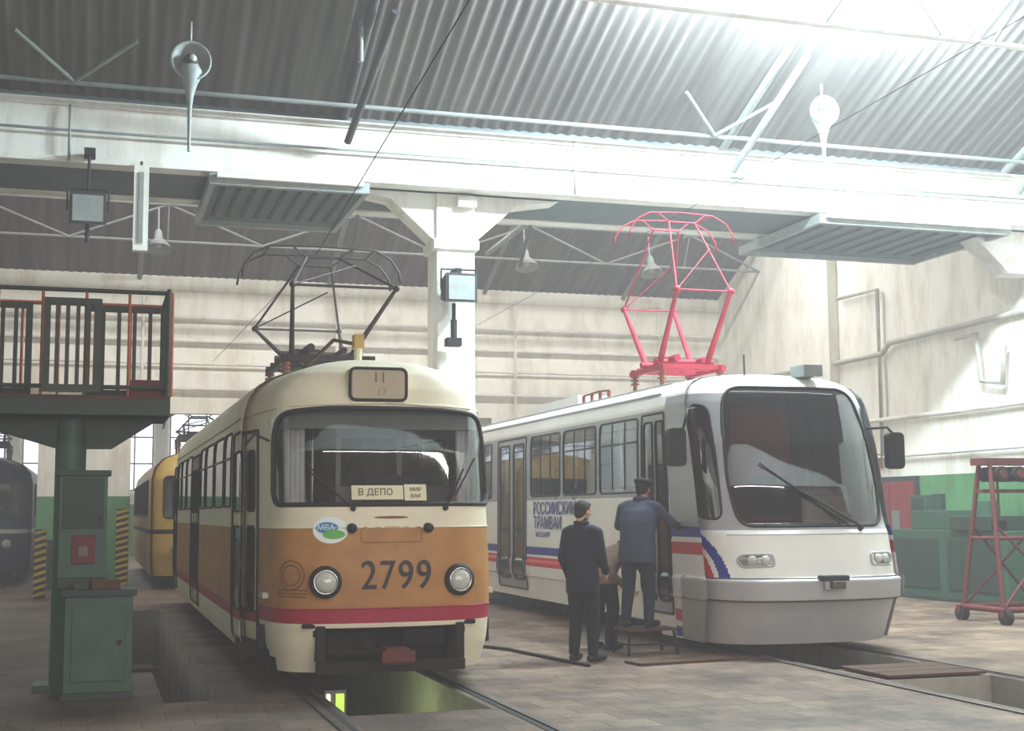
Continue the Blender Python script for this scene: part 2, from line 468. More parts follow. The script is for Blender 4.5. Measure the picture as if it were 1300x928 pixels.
b.tube([(XR-.12, 24.7, 2.5), (XR-.12, 24.7, 6.3), (XR-.12, 26.3, 6.35)], .05, M_pipe)
b.tube([(XR-.15, 22, 4.9), (XR-.2, 21.3, 4.9), (XR-.2, 21.2, 4.0), (XR-.2, 20.6, 3.9), (XR-.2, 20.5, 4.6)], .05, M_pipe)
b.finish('wall_pipes')
b = B(); b.tube([(XL,19.1,6.95),(0,19.1,6.93),(8,19.1,6.95),(XR-.3,19.1,6.95)], .02, M_tin)
b.tube([(-.45,19.1,6.5),(-.45,19.1,7.3)], .02, M_tin); b.tube([(7,19.12,6.5),(7,19.12,7.35)], .02, M_tin); b.finish('conduit')

b = B()
b.box((XR-.06, 23.6, 0), (XR-.001, 25.4, 2.3), M_greend)
b.box((XR-.10, 23.7, .02), (XR-.05, 24.53, 2.2), mat('door_red', rgb(138,44,46), .6, var=.2))
b.box((XR-.10, 24.57, .02), (XR-.05, 25.3, 2.2), mat('door_red_2', rgb(128,42,44), .6, var=.2))
b.box((XR-.12, 24.2, 1.2), (XR-.1, 24.45, 1.6), M_truss)
b.cyl((XR-.16, 24.48, .95), (XR-.16, 24.48, 1.15), .015, M_chrome)
b.finish('door_1')

# ------------------------------------------------------------------ tram body generator
class Body:
    def __init__(s, pts, straight, yoff, ws, Lf, length):
        P = [Vector(p) for p in pts]; out = []
        for i in range(len(P)-1):
            p0 = P[i-1] if i > 0 else Vector((-P[1].x, P[1].y)); p1 = P[i]; p2 = P[i+1]; p3 = P[i+2] if i+2 < len(P) else P[i+1]+(P[i+1]-P[i])
            lin = i in straight
            K = 12
            for k in range(K):
                t = k/K
                if lin: out.append(p1.lerp(p2, t))
                else:
                    out.append(.5*((2*p1)+(-p0+p2)*t+(2*p0-5*p1+4*p2-p3)*t*t+(-p0+3*p1-3*p2+p3)*t**3))
        out.append(P[-1]); s.tab = []; d = 0
        for i, p in enumerate(out):
            if i: d += (p-out[i-1]).length
            s.tab.append((d, p.x, p.y))
        s.S = d; s.yoff = yoff; s.ws = ws; s.Lf = Lf; s.len = length
    def C(s, a):
        tab = s.tab; lo, hi = 0, len(tab)-1
        a = max(0, min(a, s.S))
        while hi-lo > 1:
            m = (lo+hi)//2
            if tab[m][0] <= a: lo = m
            else: hi = m
        A, Bq = tab[lo], tab[hi]; t = (a-A[0])/max(1e-9, Bq[0]-A[0])
        return A[1]+(Bq[1]-A[1])*t, A[2]+(Bq[2]-A[2])*t
    def s_of_t(s, t):
        for (a, x, y), (b, x2, y2) in zip(s.tab, s.tab[1:]):
            if y <= t <= y2 and y2 > y: return a+(b-a)*(t-y)/(y2-y)
        return s.S
    def P(s, a, z, off=0.0):
        def q(a_, z_):
            x, t = s.C(abs(a_)); sgn = 1 if a_ >= 0 else -1
            g = max(0, 1-t/s.Lf); gr = max(0, 1-(s.len-t)/s.Lf)
            yo = lerp_tab(s.yoff, z_)
            return Vector((sgn*x*lerp_tab(s.ws, z_), t+yo*g-yo*.6*gr, z_))
        p = q(a, z)
        if off:
            e = .03
            du = q(a+e, z)-q(a-e, z); dv = q(a, z+e)-q(a, z-e)
            n = du.cross(dv)
            if n.length > 1e-9:
                n.normalize(); p = p+n*off
        return p

def build_shell(body, scuts, zcuts, pred, name, parent):
    b = B(); vs = [body.P(a, z) for a in scuts for z in zcuts]; nz = len(zcuts)
    b.v = [tuple(v) for v in vs]
    for i in range(len(scuts)-1):
        sm = (scuts[i]+scuts[i+1])/2
        for j in range(nz-1):
            zm = (zcuts[j]+zcuts[j+1])/2
            m = pred(sm, zm)
            if m is None: continue
            b.f.append((i*nz+j, (i+1)*nz+j, (i+1)*nz+j+1, i*nz+j+1)); b.m.append(b.mi(m)); b.sm.append(True)
    return b.finish(name, parent, fixn=False)

def cuts(S, fine_to, fine, coarse_l, coarse_r, extra):
    c = set()
    n = int(round(2*fine_to/fine))
    for i in range(n+1): c.add(round(-fine_to+2*fine_to*i/n, 4))
    a = fine_to
    while a < S: a += coarse_r; c.add(round(min(a, S), 4))
    a = fine_to
    while a < S: a += coarse_l; c.add(round(-min(a, S), 4))
    for e in extra: c.add(round(e, 4))
    c = sorted(c); out = [c[0]]
    for x in c[1:]:
        if x-out[-1] > .004: out.append(x)
    return out

def gasket(b, body, poly, r, m, off=.004):
    pts = []
    n = len(poly)
    for i in range(n):
        p = Vector(poly[i]); q = Vector(poly[(i+1) % n]); L = (q-p).length; k = max(1, int(L/.12))
        for t in range(k):
            pp = p.lerp(q, t/k); pts.append(body.P(pp.x, pp.y, off))
    o = [pts[0]]
    for p in pts[1:]:
        if (p-o[-1]).length > .005: o.append(p)
    b.tube(o, r, m, 6, closed=True)

def surf_strip(b, body, pts, r, m, off=.01, step=.1):
    o = []
    for i in range(len(pts)-1):
        p = Vector(pts[i]); q = Vector(pts[i+1]); k = max(1, int((q-p).length/step))
        for t in range(k): pp = p.lerp(q, t/k); o.append(body.P(pp.x, pp.y, off))
    o.append(body.P(pts[-1][0], pts[-1][1], off))
    b.tube(o, r, m, 6)

def surf_text(b, body, txt, size, s0, z0, m, off=.008, flip=1, spacing=1.0, slant=0, xs=1.0):
    vs, fs = text_data(txt, size, spacing)
    vv = [body.P(s0+flip*v[0]*xs, z0+v[1]+slant*v[0], off) for v in vs]
    b.add(vv, fs, m)

def surf_disc(b, body, s0, z0, rs, rz, m, off=.008, n=28):
    vs = [body.P(s0, z0, off)]+[body.P(s0+rs*math.cos(2*math.pi*k/n), z0+rz*math.sin(2*math.pi*k/n), off) for k in range(n)]
    b.add(vs, [(0, 1+k, 1+(k+1) % n) for k in range(n)], m)

def bogie(b, t, z=.355, gauge=.76):
    b.box((-.62, t-1.1, .28), (.62, t+1.1, .5), M_dark)
    for dt in (-.95, .95):
        b.cyl((-gauge-.08, t+dt, z), (gauge+.08, t+dt, z), .06, M_steel)
        for sx in (-1, 1):
            b.cyl((sx*(gauge-.06), t+dt, z), (sx*(gauge+.05), t+dt, z), .335, M_steel, 28)
            b.cyl((sx*(gauge+.05), t+dt, z), (sx*(gauge+.1), t+dt, z), .12, M_dark, 16)
    for sx in (-1, 1):
        b.box((sx*.9-.06, t-1.25, .32), (sx*.9+.06, t+1.25, .5), M_dark)
        b.cyl((sx*.9, t-.2, .45), (sx*.9, t-.2, .75), .09, M_dark); b.cyl((sx*.9, t+.2, .45), (sx*.9, t+.2, .75), .09, M_dark)

def pantograph(parent, t, zb, zk, zh, dk, m, mthin, wx=.42, headw=.85, name='pantograph', rl=.045, ru=.022, dh=.28, wb=.5, lb=.7):
    b = B()
    for sx in (-1, 1):
        for sy in (-1, 1):
            p = Vector((sx*wb, t+sy*lb*.8, zb-.16))
            for k in range(3): b.cyl(p+Vector((0,0,k*.05)), p+Vector((0,0,k*.05+.03)), .06, M_ins, 12)
            b.cyl(p-Vector((0,0,.18)), p+Vector((0,0,.16)), .03, M_ins, 8)
    for sx in (-1, 1): b.box((sx*wb-.035, t-lb, zb-.03), (sx*wb+.035, t+lb, zb+.04), m)
    for y in (-lb*.8, -.25, .25, lb*.8): b.box((-wb-.05, t+y-.035, zb+.001), (wb+.05, t+y+.035, zb+.06), m)
    b.cyl((-wb, t-.25, zb+.11), (wb, t-.25, zb+.11), .045, m); b.cyl((-wb, t+.25, zb+.11), (wb, t+.25, zb+.11), .045, m)
    b.cyl((-.2, t-lb*.8, zb+.15), (-.2, t+lb*.8, zb+.15), .05, m); b.cyl((.2, t-lb*.8, zb+.13), (.2, t+lb*.7, zb+.13), .035, m)
    b.box((-.3, t-.12, zb+.05), (.0, t+.12, zb+.2), m)
    for sy in (-1, 1):
        k = t+sy*dk
        for sx in (-1, 1):
            b.cyl((sx*.36, t+sy*.25, zb+.11), (sx*wx, k, zk), rl, m, 10, rl*.6)
            b.sphere((sx*wx, k, zk), rl*1.15, m, 10, 6)
            b.cyl((sx*wx, k, zk), (sx*.2, t+sy*dh, zh-.12), ru, mthin, 8)
        b.cyl((-wx, k, zk), (wx, k, zk), ru, mthin, 8)
        b.cyl((-wx, k, zk), (.28, t+sy*(dk*.45+dh*.55), zk+(zh-zk)*.55), ru*.6, mthin, 6)
        b.cyl((-.2, t+sy*dh, zh-.12), (.2, t+sy*dh, zh-.12), ru, mthin, 8)
        y = t+sy*dh
        b.tube([(-headw-.05,y,zh-.40),(-headw-.03,y,zh-.26),(-headw+.08,y,zh-.1),(-headw+.28,y,zh),(0,y,zh+.02),(headw-.28,y,zh),(headw-.08,y,zh-.1),(headw+.03,y,zh-.26),(headw+.05,y,zh-.40)], ru*.9, mthin)
        for sx in (-1, 1): b.cyl((sx*.2, y, zh-.12), (sx*.36, y, zh), ru*.8, mthin, 6)
    for sx in (-1, 1):
        b.cyl((sx*(headw-.28), t-dh, zh), (sx*(headw-.28), t+dh, zh), ru*.8, mthin, 6)
    return b.finish(name, parent)

def frange(a, b, st):
    n = int(round((b-a)/st)); return [round(a+(b-a)*i/n, 4) for i in range(n+1)]

# ------------------------------------------------------------------ old cream / ochre tram
TX, TY = 2.60, 12.0
tat = empty('cream_ochre_tram', (TX, TY, 0))
TB = Body([(0,0),(.35,.012),(.65,.065),(.9,.2),(1.02,.42),(1.08,.75),(1.15,1.2),(1.22,1.7),(1.25,2.1),(1.25,12.2),(1.2,13.2),(.95,13.85),(0,14)], {9},
          [(.2,.16),(.4,.08),(.62,.02),(.8,0),(1.1,0),(1.45,.05),(1.7,.11),(2.2,.24),(2.6,.38),(2.8,.46),(2.95,.54),(3.02,.62),(3.08,.76),(3.13,1.0),(3.16,1.4)],
          [(.2,.94),(.45,.985),(.8,1),(2.3,.995),(2.5,.985),(2.65,.965),(2.78,.93),(2.88,.87),(2.96,.78),(3.02,.66),(3.07,.52),(3.11,.36),(3.14,.2),(3.16,0)], 1.9, 14)
sT = TB.s_of_t
ws_poly = rpoly([(-1.2,1.70),(1.2,1.70),(1.17,2.54),(.6,2.60),(-.6,2.60),(-1.17,2.54)], [.16,.16,.3,.3,.3,.3], 7)
tw = [ws_poly]
tside = []
wt = [(2.15,2.9),(3.0,4.15),(4.27,5.42),(5.54,6.3),(7.95,9.1),(9.22,10.3),(10.4,11.2)]
for (a, b_) in wt:
    tside.append(rrect(-sT(b_), -sT(a), 1.7, 2.46, .09)); tside.append(rrect(sT(a), sT(b_), 1.7, 2.46, .09))
def doorpanes(t0, t1, n, z0=.5, z1=2.35):
    o = []
    for i in range(n):
        a = t0+(t1-t0)*(i+.22)/n; c = t0+(t1-t0)*(i+.82)/n
        o.append(rrect(-sT(c), -sT(a), z0+.2, z0+1.0, .07)); o.append(rrect(-sT(c), -sT(a), z0+1.15, z1-.12, .07))
    return o
dp = doorpanes(.92, 1.85, 2)+doorpanes(6.45, 7.8, 4)+doorpanes(11.35, 12.4, 3)
allw = tw+tside+dp
bbs = [(min(p[0] for p in w), max(p[0] for p in w), min(p[1] for p in w), max(p[1] for p in w)) for w in allw]
recess = rpoly([(-.66,.1),(.66,.1),(.72,.6),(-.72,.6)], .05)
def predT(a, z):
    for w, bb in zip(allw, bbs):
        if bb[0] < a < bb[1] and bb[2] < z < bb[3] and inpoly((a, z), w): return M_glass
    if inpoly((a, z), recess): return None
    if z < .38 and abs(a) > 1.35 and abs(a) < sT(1.9): return M_dark
    if z < .32 and abs(a) > 1.2: return None
    if abs(a) < sT(.85):
        if .64 <= z < .77: return M_redst
        if .77 <= z < 1.49: return M_ochre
    else:
        if .60 <= z < .72: return M_redst
        if -sT(1.88) < a < -sT(.9): return M_cream
        if .72 <= z < 1.49: return M_ochre
    return M_cream
ex = [w for bb in bbs for w in bb[:2]]+[-sT(.9), -sT(1.88)]
zc = sorted(set(frange(.2, 2.74, .02)+frange(2.74, 3.16, .02)+[.77, 1.49]))
build_shell(TB, cuts(TB.S, 2.4, .02, .06, .2, ex), zc, predT, 'body_shell', tat)
b = B()
gasket(b, TB, ws_poly, .024, M_black)
for w in tside+dp: gasket(b, TB, w, .013, M_black)
for (t0, t1, n) in ((.9, 1.88, 2), (6.42, 7.84, 4), (11.32, 12.42, 3)):
    gasket(b, TB, rrect(-sT(t1), -sT(t0), .42, 2.42, .05), .018, M_black)
    for i in range(1, n):
        tt = t0+(t1-t0)*i/n; surf_strip(b, TB, [(-sT(tt), .44), (-sT(tt), 2.4)], .008, M_black, .003)
for sg in (-1, 1):
    surf_strip(b, TB, [(sg*.0, 2.65), (sg*1.2, 2.61), (sg*sT(2.0), 2.56), (sg*sT(12), 2.56)], .012, M_cream, .008, .25)
    surf_strip(b, TB, [(0, 1.49), (sg*sT(.85), 1.49)], .008, M_cream, .003)
    surf_strip(b, TB, [(0, .77), (sg*sT(.85), .77)], .007, M_redst, .003)
    for (a, c) in wt:
        surf_strip(b, TB, [(sg*sT(a+.03), 2.2), (sg*sT(c-.03), 2.2)], .012, M_tin, .003)
b.finish('window_gaskets', tat)
b = B()
def yplate(b, poly, y0, y1, m): b.prism(poly, 'y', y0, y1, m)
yplate(b, rpoly([(-.34,2.67),(.22,2.67),(.22,2.99),(-.34,2.99)], .06), .41, .8, M_cream)
yplate(b, rpoly([(-.31,2.695),(.19,2.695),(.19,2.965),(-.31,2.965)], .04), .40, .415, mat('display_glass', rgb(176,162,134), .4, var=.15))
pp = [(p[0], .405, p[1]) for p in rpoly([(-.33,2.68),(.21,2.68),(.21,2.98),(-.33,2.98)], .06)]
b.tube(pp, .016, M_black, 6, closed=True)
M_fdig = mat('faded_digit', rgb(104,94,80), .7)
M_fdig2 = mat('very_faded_digit', rgb(140,128,106), .7)
vs, fs = text_data('11', .14); b.add([(-.05+v[0], .395, 2.89+v[1]) for v in vs], fs, M_fdig)
vs, fs = text_data('17', .10); b.add([(-.03+v[0], .395, 2.75+v[1]) for v in vs], fs, M_fdig2)
b.finish('route_display', tat)
b = B()
for sx in (-.61, .63):
    c = TB.P(sx, 1.01, 0); n = Vector((sx*.18, -1, 0)).normalized()
    b.lathe([(.145,-.02),(.145,.035),(.13,.055),(.11,.06)], c, n, M_black, 28)
    b.lathe([(.112,.05),(.108,.07),(.098,.065)], c, n, M_chrome, 28)
    b.lathe([(.10,.05),(.085,.075),(.05,.09),(0.001,.094)], c, n, M_lens, 28)
for sx in (-.37, .34):
    c = TB.P(sx, 1.485, 0); n = Vector((sx*.1, -1, 0)).normalized()
    b.lathe([(.045,-.02),(.045,.04),(.03,.06),(0.001,.065)], c, n, M_black, 16)
b.finish('headlights', tat)
b = B()
M_num = mat('number_paint', rgb(30,24,34), .6)
surf_text(b, TB, '2799', .36, .03, 1.05, M_num, .008, 1, 1.12, 0, .84)
surf_text(b, TB, '2799', .36, .036, 1.053, M_num, .010, 1, 1.12, 0, .84)
M_logo = mat('logo_white', rgb(225,235,235), .5); M_lb = mat('logo_blue', rgb(30,120,180), .5); M_lg = mat('logo_green', rgb(90,170,70), .5)
surf_disc(b, TB, -.56, 1.47, .16, .12, M_logo, .006)
surf_disc(b, TB, -.59, 1.49, .10, .05, M_lb, .010); surf_disc(b, TB, -.53, 1.43, .10, .04, M_lg, .012)
surf_text(b, TB, 'МВА', .07, -.60, 1.49, M_logo, .014)
M_fnt = mat('faded_brown', rgb(120,75,45), .6)
for r in (.13, .09): gasket(b, TB, [(-.93+r*math.cos(k*.4), 1.07+r*math.sin(k*.4)) for k in range(16)], .006, M_fnt, .005)
for k in range(3): surf_strip(b, TB, [(-1.1, .94-.03*k), (-.78, .94-.03*k)], .006, M_fnt, .005)
gasket(b, TB, rrect(-.28, .28, 1.36, 1.49, .03), .007, M_ochre, .004)
surf_disc(b, TB, 0, 1.58, .16, .012, M_fnt, .006)
b.finish('fleet_number_and_emblems', tat)
b = B()
b.box((-.8, .55, .18), (.8, .65, .66), M_dark); b.box((-.8, .1, .60), (.8, .6, .64), M_dark)
b.box((-.68, .02, .2), (.68, .12, .30), M_dark)
b.box((-.68, .05, .30), (-.6, .5, .62), M_dark); b.box((.6, .05, .30), (.68, .5, .62), M_dark)
b.box((-.55, .3, .34), (-.1, .5, .55), M_dark); b.box((.15, .25, .42), (.55, .5, .56), M_dark)
b.cyl((0, .5, .38), (0, -.1, .36), .05, M_rust, 12)
b.box((-.11, -.22, .29), (.11, .0, .43), M_rust); b.box((-.15, -.25, .31), (.15, -.2, .41), M_rust)
b.cyl((-.05, -.1, .36), (-.3, .1, .45), .02, M_dark)
b.finish('front_coupler', tat, bevel=.01)
b = B()
bogie(b, 3.6); bogie(b, 10.4)
b.box((-1.1, .7, .38), (1.1, 13.3, .6), M_dark)
b.box((-.9, 5.2, .22), (.9, 8.6, .5), M_dark)
b.box((-1.22, 1.0, .28), (-.9, 1.8, .4), M_dark)
b.cyl((-.6,.5,.25),(.6,.5,.25),.03,M_dark)
b.finish('bogies_underframe', tat)
b = B()
b.box((-1.1, .55, .85), (1.1, 13.4, .9), M_int)
b.box((-.95, .45, .9), (.95, .8, 1.62), M_trussd)
b.box((-.9, .35, 1.58), (.9, .85, 1.66), M_int)
b.box((.0, 1.35, .9), (.6, 1.45, 2.0), M_trussd); b.box((.05, 1.0, 1.2), (.55, 1.45, 1.32), M_trussd)
b.tube([(.3+.2*math.cos(k*math.pi/8), .95+.05*math.sin(k*math.pi/8), 1.72+.16*math.sin(k*math.pi/8)) for k in range(17)], .014, M_black)
b.box((-.2, 1.9, .9), (1.15, 1.95, 1.9), M_int); b.box((-.2, 1.9, 2.4), (1.15, 1.95, 2.9), M_int)
for x in (-.2, .45, 1.1): b.box((x, 1.9, 1.9), (x+.05, 1.95, 2.4), M_int)
b.box((-.95, .62, 2.42), (.95, .66, 2.6), M_tin)
for k in range(7):
    x = -1.0+.045*k
    b.cyl((x, .68+.02*(k % 2), 1.62), (x, .72+.02*(k % 2), 2.5), .028, M_curt, 8)
for k in range(4):
    x = .8+.05*k
    b.cyl((x, .68+.02*(k % 2), 1.62), (x, .72+.02*(k % 2), 2.5), .03, M_curt, 8)
for i in range(8):
    y = 3.0+i*1.05
    for x in (-.85, .55):
        if x < 0 and 6.2 < y < 8: continue
        b.box((x, y, 1.25), (x+.42, y+.42, 1.33), M_intred); b.box((x, y+.38, 1.33), (x+.42, y+.46, 1.85), M_intred)
        b.cyl((x+.2, y+.2, .9), (x+.2, y+.2, 1.25), .03, M_steel)
for y in (2.2, 4.5, 7, 9.5): b.cyl((-.4, y, .9), (-.4, y, 2.75), .018, M_chrome)
b.finish('interior_fittings', tat)
b = B()
def plate(s0, s1, z0, z1, m, off=-.03):
    n = 6; vs = []
    for i in range(n+1):
        a = s0+(s1-s0)*i/n; vs += [TB.P(a, z0, off), TB.P(a, z1, off)]
    b.add(vs, [(2*i, 2*i+2, 2*i+3, 2*i+1) for i in range(n)], m)
plate(-.36, .12, 1.74, 1.87, M_paper, .012)
surf_text(b, TB, 'В ДЕПО', .085, -.14, 1.805, M_num, .018)
plate(.13, .34, 1.73, 1.88, M_paper, .012)
surf_text(b, TB, 'МИР', .05, .235, 1.83, M_num, .018); surf_text(b, TB, 'ВАЯ', .05, .235, 1.77, M_num, .018)
def wip(s0, z0, s1, z1):
    p = TB.P(s0, z0, .03); q = TB.P(s1, z1, .045); b.cyl(p, q, .009, M_black, 6)
    d = (q-p)*.5; b.cyl(p+d*.75+Vector((.03,0,-.02)), q+d*.55+Vector((.06,0,.0)), .008, M_black, 6)
    b.cyl(TB.P(s0, z0, 0), p, .025, M_black, 10)
wip(-.35, 1.66, -.72, 1.98); wip(.52, 1.66, .72, 2.02)
b.tube([TB.P(-1.28, 2.3, .0), TB.P(-1.32, 2.35, .14), TB.P(-1.35, 2.25, .22)], .012, M_black)
b.finish('wipers_and_papers', tat)
b = B()
b.box((-.35, 3.0, 3.12), (.35, 3.5, 3.24), M_tin); b.cyl((-.05, 1.5, 3.1), (-.05, 1.5, 3.34), .04, M_cream, 10); b.box((-.1,1.42,3.3),(.0,1.58,3.44), M_yel)
b.box((-.6, 7.0, 3.1), (.6, 8.6, 3.26), M_cream)
b.tube([(-.05,1.5,3.34), (-.25,1.8,3.42), (-.35,2.3,3.3), (-.35, 3.2, 3.28), (-.3,3.9,3.4)], .02, M_brown)
b.finish('roof_equipment', tat)
pantograph(tat, 4.4, 3.42, 4.12, 4.85, 1.85, M_prust, M_pgrey, .58, .92, 'pantograph', .034, .016, .3, .5, .9)

# ------------------------------------------------------------------ new white tram
NX, NY = 7.85, 13.3
ntr = empty('white_modern_tram', (NX, NY, 0))
NB = Body([(0,0),(.5,.03),(.85,.14),(1.08,.36),(1.19,.7),(1.245,1.2),(1.25,1.6),(1.25,14.5),(1.15,15.5),(.8,15.9),(0,16)], {6},
          [(.13,.34),(.30,.26),(.60,.12),(.63,.0),(.84,-.02),(.88,.10),(1.06,.14),(1.35,.22),(1.46,.3),(1.9,.42),(2.4,.58),(3.0,.86),(3.12,.96),(3.2,1.1),(3.27,1.35),(3.30,1.7)],
          [(.13,.95),(.6,.99),(.62,1.01),(.84,1.02),(.88,1.0),(2.6,.99),(2.9,.975),(3.02,.945),(3.1,.9),(3.17,.82),(3.22,.7),(3.26,.52),(3.29,.28),(3.30,0)], 2.2, 16)
sN = NB.s_of_t
wsp = rpoly([(-.93,1.44),(.95,1.44),(1.06,1.9),(1.02,2.6),(.93,3.07),(-.86,3.07),(-.96,2.6),(-1.01,1.9)], [.18,.18,.2,.2,.2,.2,.2,.2], 6)
sw = [wsp]
corner = []
for sg in (-1, 1):
    corner.append(rpoly([(sg*1.13,1.52),(sg*1.5,1.54),(sg*1.80,1.86),(sg*1.68,2.4),(sg*1.42,2.88),(sg*1.10,2.84)], .12))
nside = []
nt_ = [(2.55,3.9),(4.05,5.4),(5.55,6.95),(9.15,10.5),(10.65,12.0),(12.15,13.0)]
for a, c in nt_:
    for sg in (-1, 1):
        q = sorted((sg*sN(a), sg*sN(c))); nside.append(rrect(q[0], q[1], 1.86, 2.80, .09))
ndp = []
ndo = [(1.50, 2.42, 2), (7.2, 8.75, 2), (13.2, 14.4, 2)]
for (t0, t1, n) in ndo:
    for i in range(n):
        a = t0+(t1-t0)*(i+.14)/n; c = t0+(t1-t0)*(i+.86)/n
        ndp.append(rrect(-sN(c), -sN(a), .55, 2.72, .06))
grpA = [(w, M_glassd) for w in sw+corner]+[(w, M_glass) for w in nside+ndp]
bbA = [(min(p[0] for p in w), max(p[0] for p in w), min(p[1] for p in w), max(p[1] for p in w), w, m) for w, m in grpA]
sC = sN(1.46)
sD = sN(1.12)
def predN(a, z):
    for bb in bbA:
        if bb[0] < a < bb[1] and bb[2] < z < bb[3] and inpoly((a, z), bb[4]): return bb[5]
    aa = abs(a); x, t = NB.C(aa)
    if z < .26 and t > 2.0: return None
    if t < 1.25 and z < .86: return M_silver2
    if aa < sC:
        # livery swoosh: a quarter arch rising from the bumper corner to the door edge
        d = math.hypot(max(0, sD-aa)/.84, (z-.80)/.64)
        if aa > .95:
            if .82 < d < 1.0: return M_blue
            if .50 < d < .72: return M_red
        if z > 3.0: return M_white
        if z > 1.40: return M_silver
        return M_white
    for (t0, t1, n) in ndo:
        if a < 0 and t0 < t < t1 and .4 < z < 2.82: return M_silver
    if 1.80 < z < 2.86 and 1.4 < t < 14.6: return M_silver
    k = max(0, min(1, (3.9-t)/2.0)); up = (k*k*(3-2*k))*.34
    if .95+up < z < 1.08+up: return M_blue
    if .78+up < z < .92+up: return M_red
    return M_white
ex = [w for bb in bbA for w in bb[:2]]+[-sN(q) for q in (1.25,1.5,2.42,7.2,8.75,13.2,14.4,14.6)]
zcN = sorted(set(frange(.13, .59, .023)+frange(.6, .64, .01)+frange(.66, 3.1, .02)+frange(3.12, 3.3, .02)+[.86, .87]))
build_shell(NB, cuts(NB.S, 3.2, .02, .06, .2, ex), zcN, predN, 'body_shell', ntr)
b = B()
gasket(b, NB, wsp, .018, M_black)
for w in corner: gasket(b, NB, w, .014, M_black)
for w in nside: gasket(b, NB, w, .014, M_black)
for w in ndp: gasket(b, NB, w, .016, M_black)
for (t0, t1, n) in ndo: gasket(b, NB, rrect(-sN(t1), -sN(t0), .4, 2.82, .03), .014, M_black)
for a, c in nt_:
    for sg in (-1, 1): surf_strip(b, NB, [(sg*sN(a+.03), 2.5), (sg*sN(c-.03), 2.5)], .012, M_black, .003)
    for f in (.33, .66):
        tt = a+(c-a)*f; surf_strip(b, NB, [(-sN(tt), 1.9), (-sN(tt), 2.78)], .008, M_black, .003)
for sg in (-1, 1):
    surf_strip(b, NB, [(sg*sN(1.8), 3.06), (sg*sN(14.5), 3.06)], .02, M_silver, .006, .3)
    surf_strip(b, NB, [(0, 1.35), (sg*sN(.3), 1.35)], .006, M_silver2, .003)
    surf_strip(b, NB, [(0, .865), (sg*sN(1.2), .865)], .010, M_trussd, .0)
    surf_strip(b, NB, [(0, .625), (sg*sN(1.2), .625)], .010, M_trussd, .0)
b.finish('window_gaskets', ntr)
b = B()
for sg in (-1, 1):
    pl = rpoly([(sg*.62,1.00),(sg*.98,.99),(sg*1.04,1.08),(sg*.96,1.13),(sg*.62,1.13)], .04, 4)
    if sg < 0: pl = pl[::-1]
    cx = sum(p[0] for p in pl)/len(pl); cz = sum(p[1] for p in pl)/len(pl)
    vs = [NB.P(cx, cz, .02)]+[NB.P(p[0], p[1], .012) for p in pl]
    b.add(vs, [(0, 1+k, 1+(k+1) % len(pl)) for k in range(len(pl))], M_chrome)
    gasket(b, NB, pl, .012, M_silver2, .01)
    for q in (.72, .86):
        c = NB.P(sg*q, 1.065, .01); n = Vector((sg*.3, -1, .1)).normalized()
        b.lathe([(.055,0),(.052,.015),(.03,.03),(.001,.034)], c, n, M_lens, 18)
b.finish('headlights', ntr)
b = B()
b.box((-.13, -.08, .74), (.13, .2, .86), M_silver2); b.box((-.08, -.16, .76), (.08, -.06, .84), M_steel)
b.box((-.16, -.1, .84), (.16, .05, .9), M_trussd)
b.finish('coupler', ntr, bevel=.01)
b = B()
def surf_text_side(txt, size, tcen, z, m):
    vs, fs = text_data(txt, size)
    b.add([NB.P(-sN(tcen)+v[0], z+v[1], .010) for v in vs], fs, m)
    b.add([NB.P(-sN(tcen)+v[0]+.012, z+v[1], .012) for v in vs], fs, m)
surf_text_side('РОССИЙСКИЙ', .27, 5.85, 1.66, M_blue)
surf_text_side('ТРАМВАЙ', .27, 6.15, 1.44, M_blue)
surf_text_side('МОСКВА №1', .11, 6.35, 1.27, M_blue)
b.finish('side_lettering', ntr)
b = B()
b.cyl(NB.P(.55, 1.40, .0), NB.P(.55, 1.40, .05), .03, M_black, 10)
b.cyl(NB.P(.55, 1.40, .05), NB.P(-.15, 1.82, .05), .016, M_black, 8)
b.cyl(NB.P(.4, 1.42, .03), NB.P(-.6, 2.15, .035), .010, M_black, 8)
for sg in (-1, 1):
    if sg < 0:
        b.tube([NB.P(-1.32, 2.82, 0), NB.P(-1.3, 2.75, .2), NB.P(-1.3, 2.55, .3)], .016, M_black)
        c = NB.P(-1.45, 2.33, .30)
    else:
        b.tube([NB.P(1.32, 2.6, 0), NB.P(1.36, 2.58, .25), NB.P(1.36, 2.5, .30)], .016, M_black)
        c = NB.P(1.36, 2.3, .28)
    pl = rpoly([(c.x-.11,c.z-.22),(c.x+.11,c.z-.22),(c.x+.11,c.z+.22),(c.x-.11,c.z+.22)], .07)
    b.prism(pl, 'y', c.y-.05, c.y+.05, M_black)
    if sg < 0: b.cyl(NB.P(-1.3, 2.55, .3), c, .014, M_black)
b.finish('mirrors_and_wipers', ntr)
b = B()
bogie(b, 3.4); bogie(b, 12.6)
b.box((-1.1, 1.2, .34), (1.1, 15.2, .55), M_dark); b.box((-.9, 5.2, .2), (.9, 10.6, .5), M_dark); b.box((-.8, .7, .2), (.8, 1.6, .5), M_dark)
b.finish('bogies_underframe', ntr)
b = B()
M_mar = mat('maroon_partition', rgb(120,56,58), .7, var=.3)
b.box((-1.15, 1.0, .6), (1.15, 15.4, .66), M_int)
b.box((-.95, .75, .66), (.95, 1.25, 1.5), M_mar); b.box((-.9, 1.0, 1.46), (.9, 1.3, 1.56), M_mar)
b.box((-1.1, 2.5, .66), (1.15, 2.56, 3.1), M_mar)
b.box((.0, 2.4, 1.9), (.85, 2.49, 2.95), mat('maroon_panel', rgb(196,76,74), .7, var=.2))
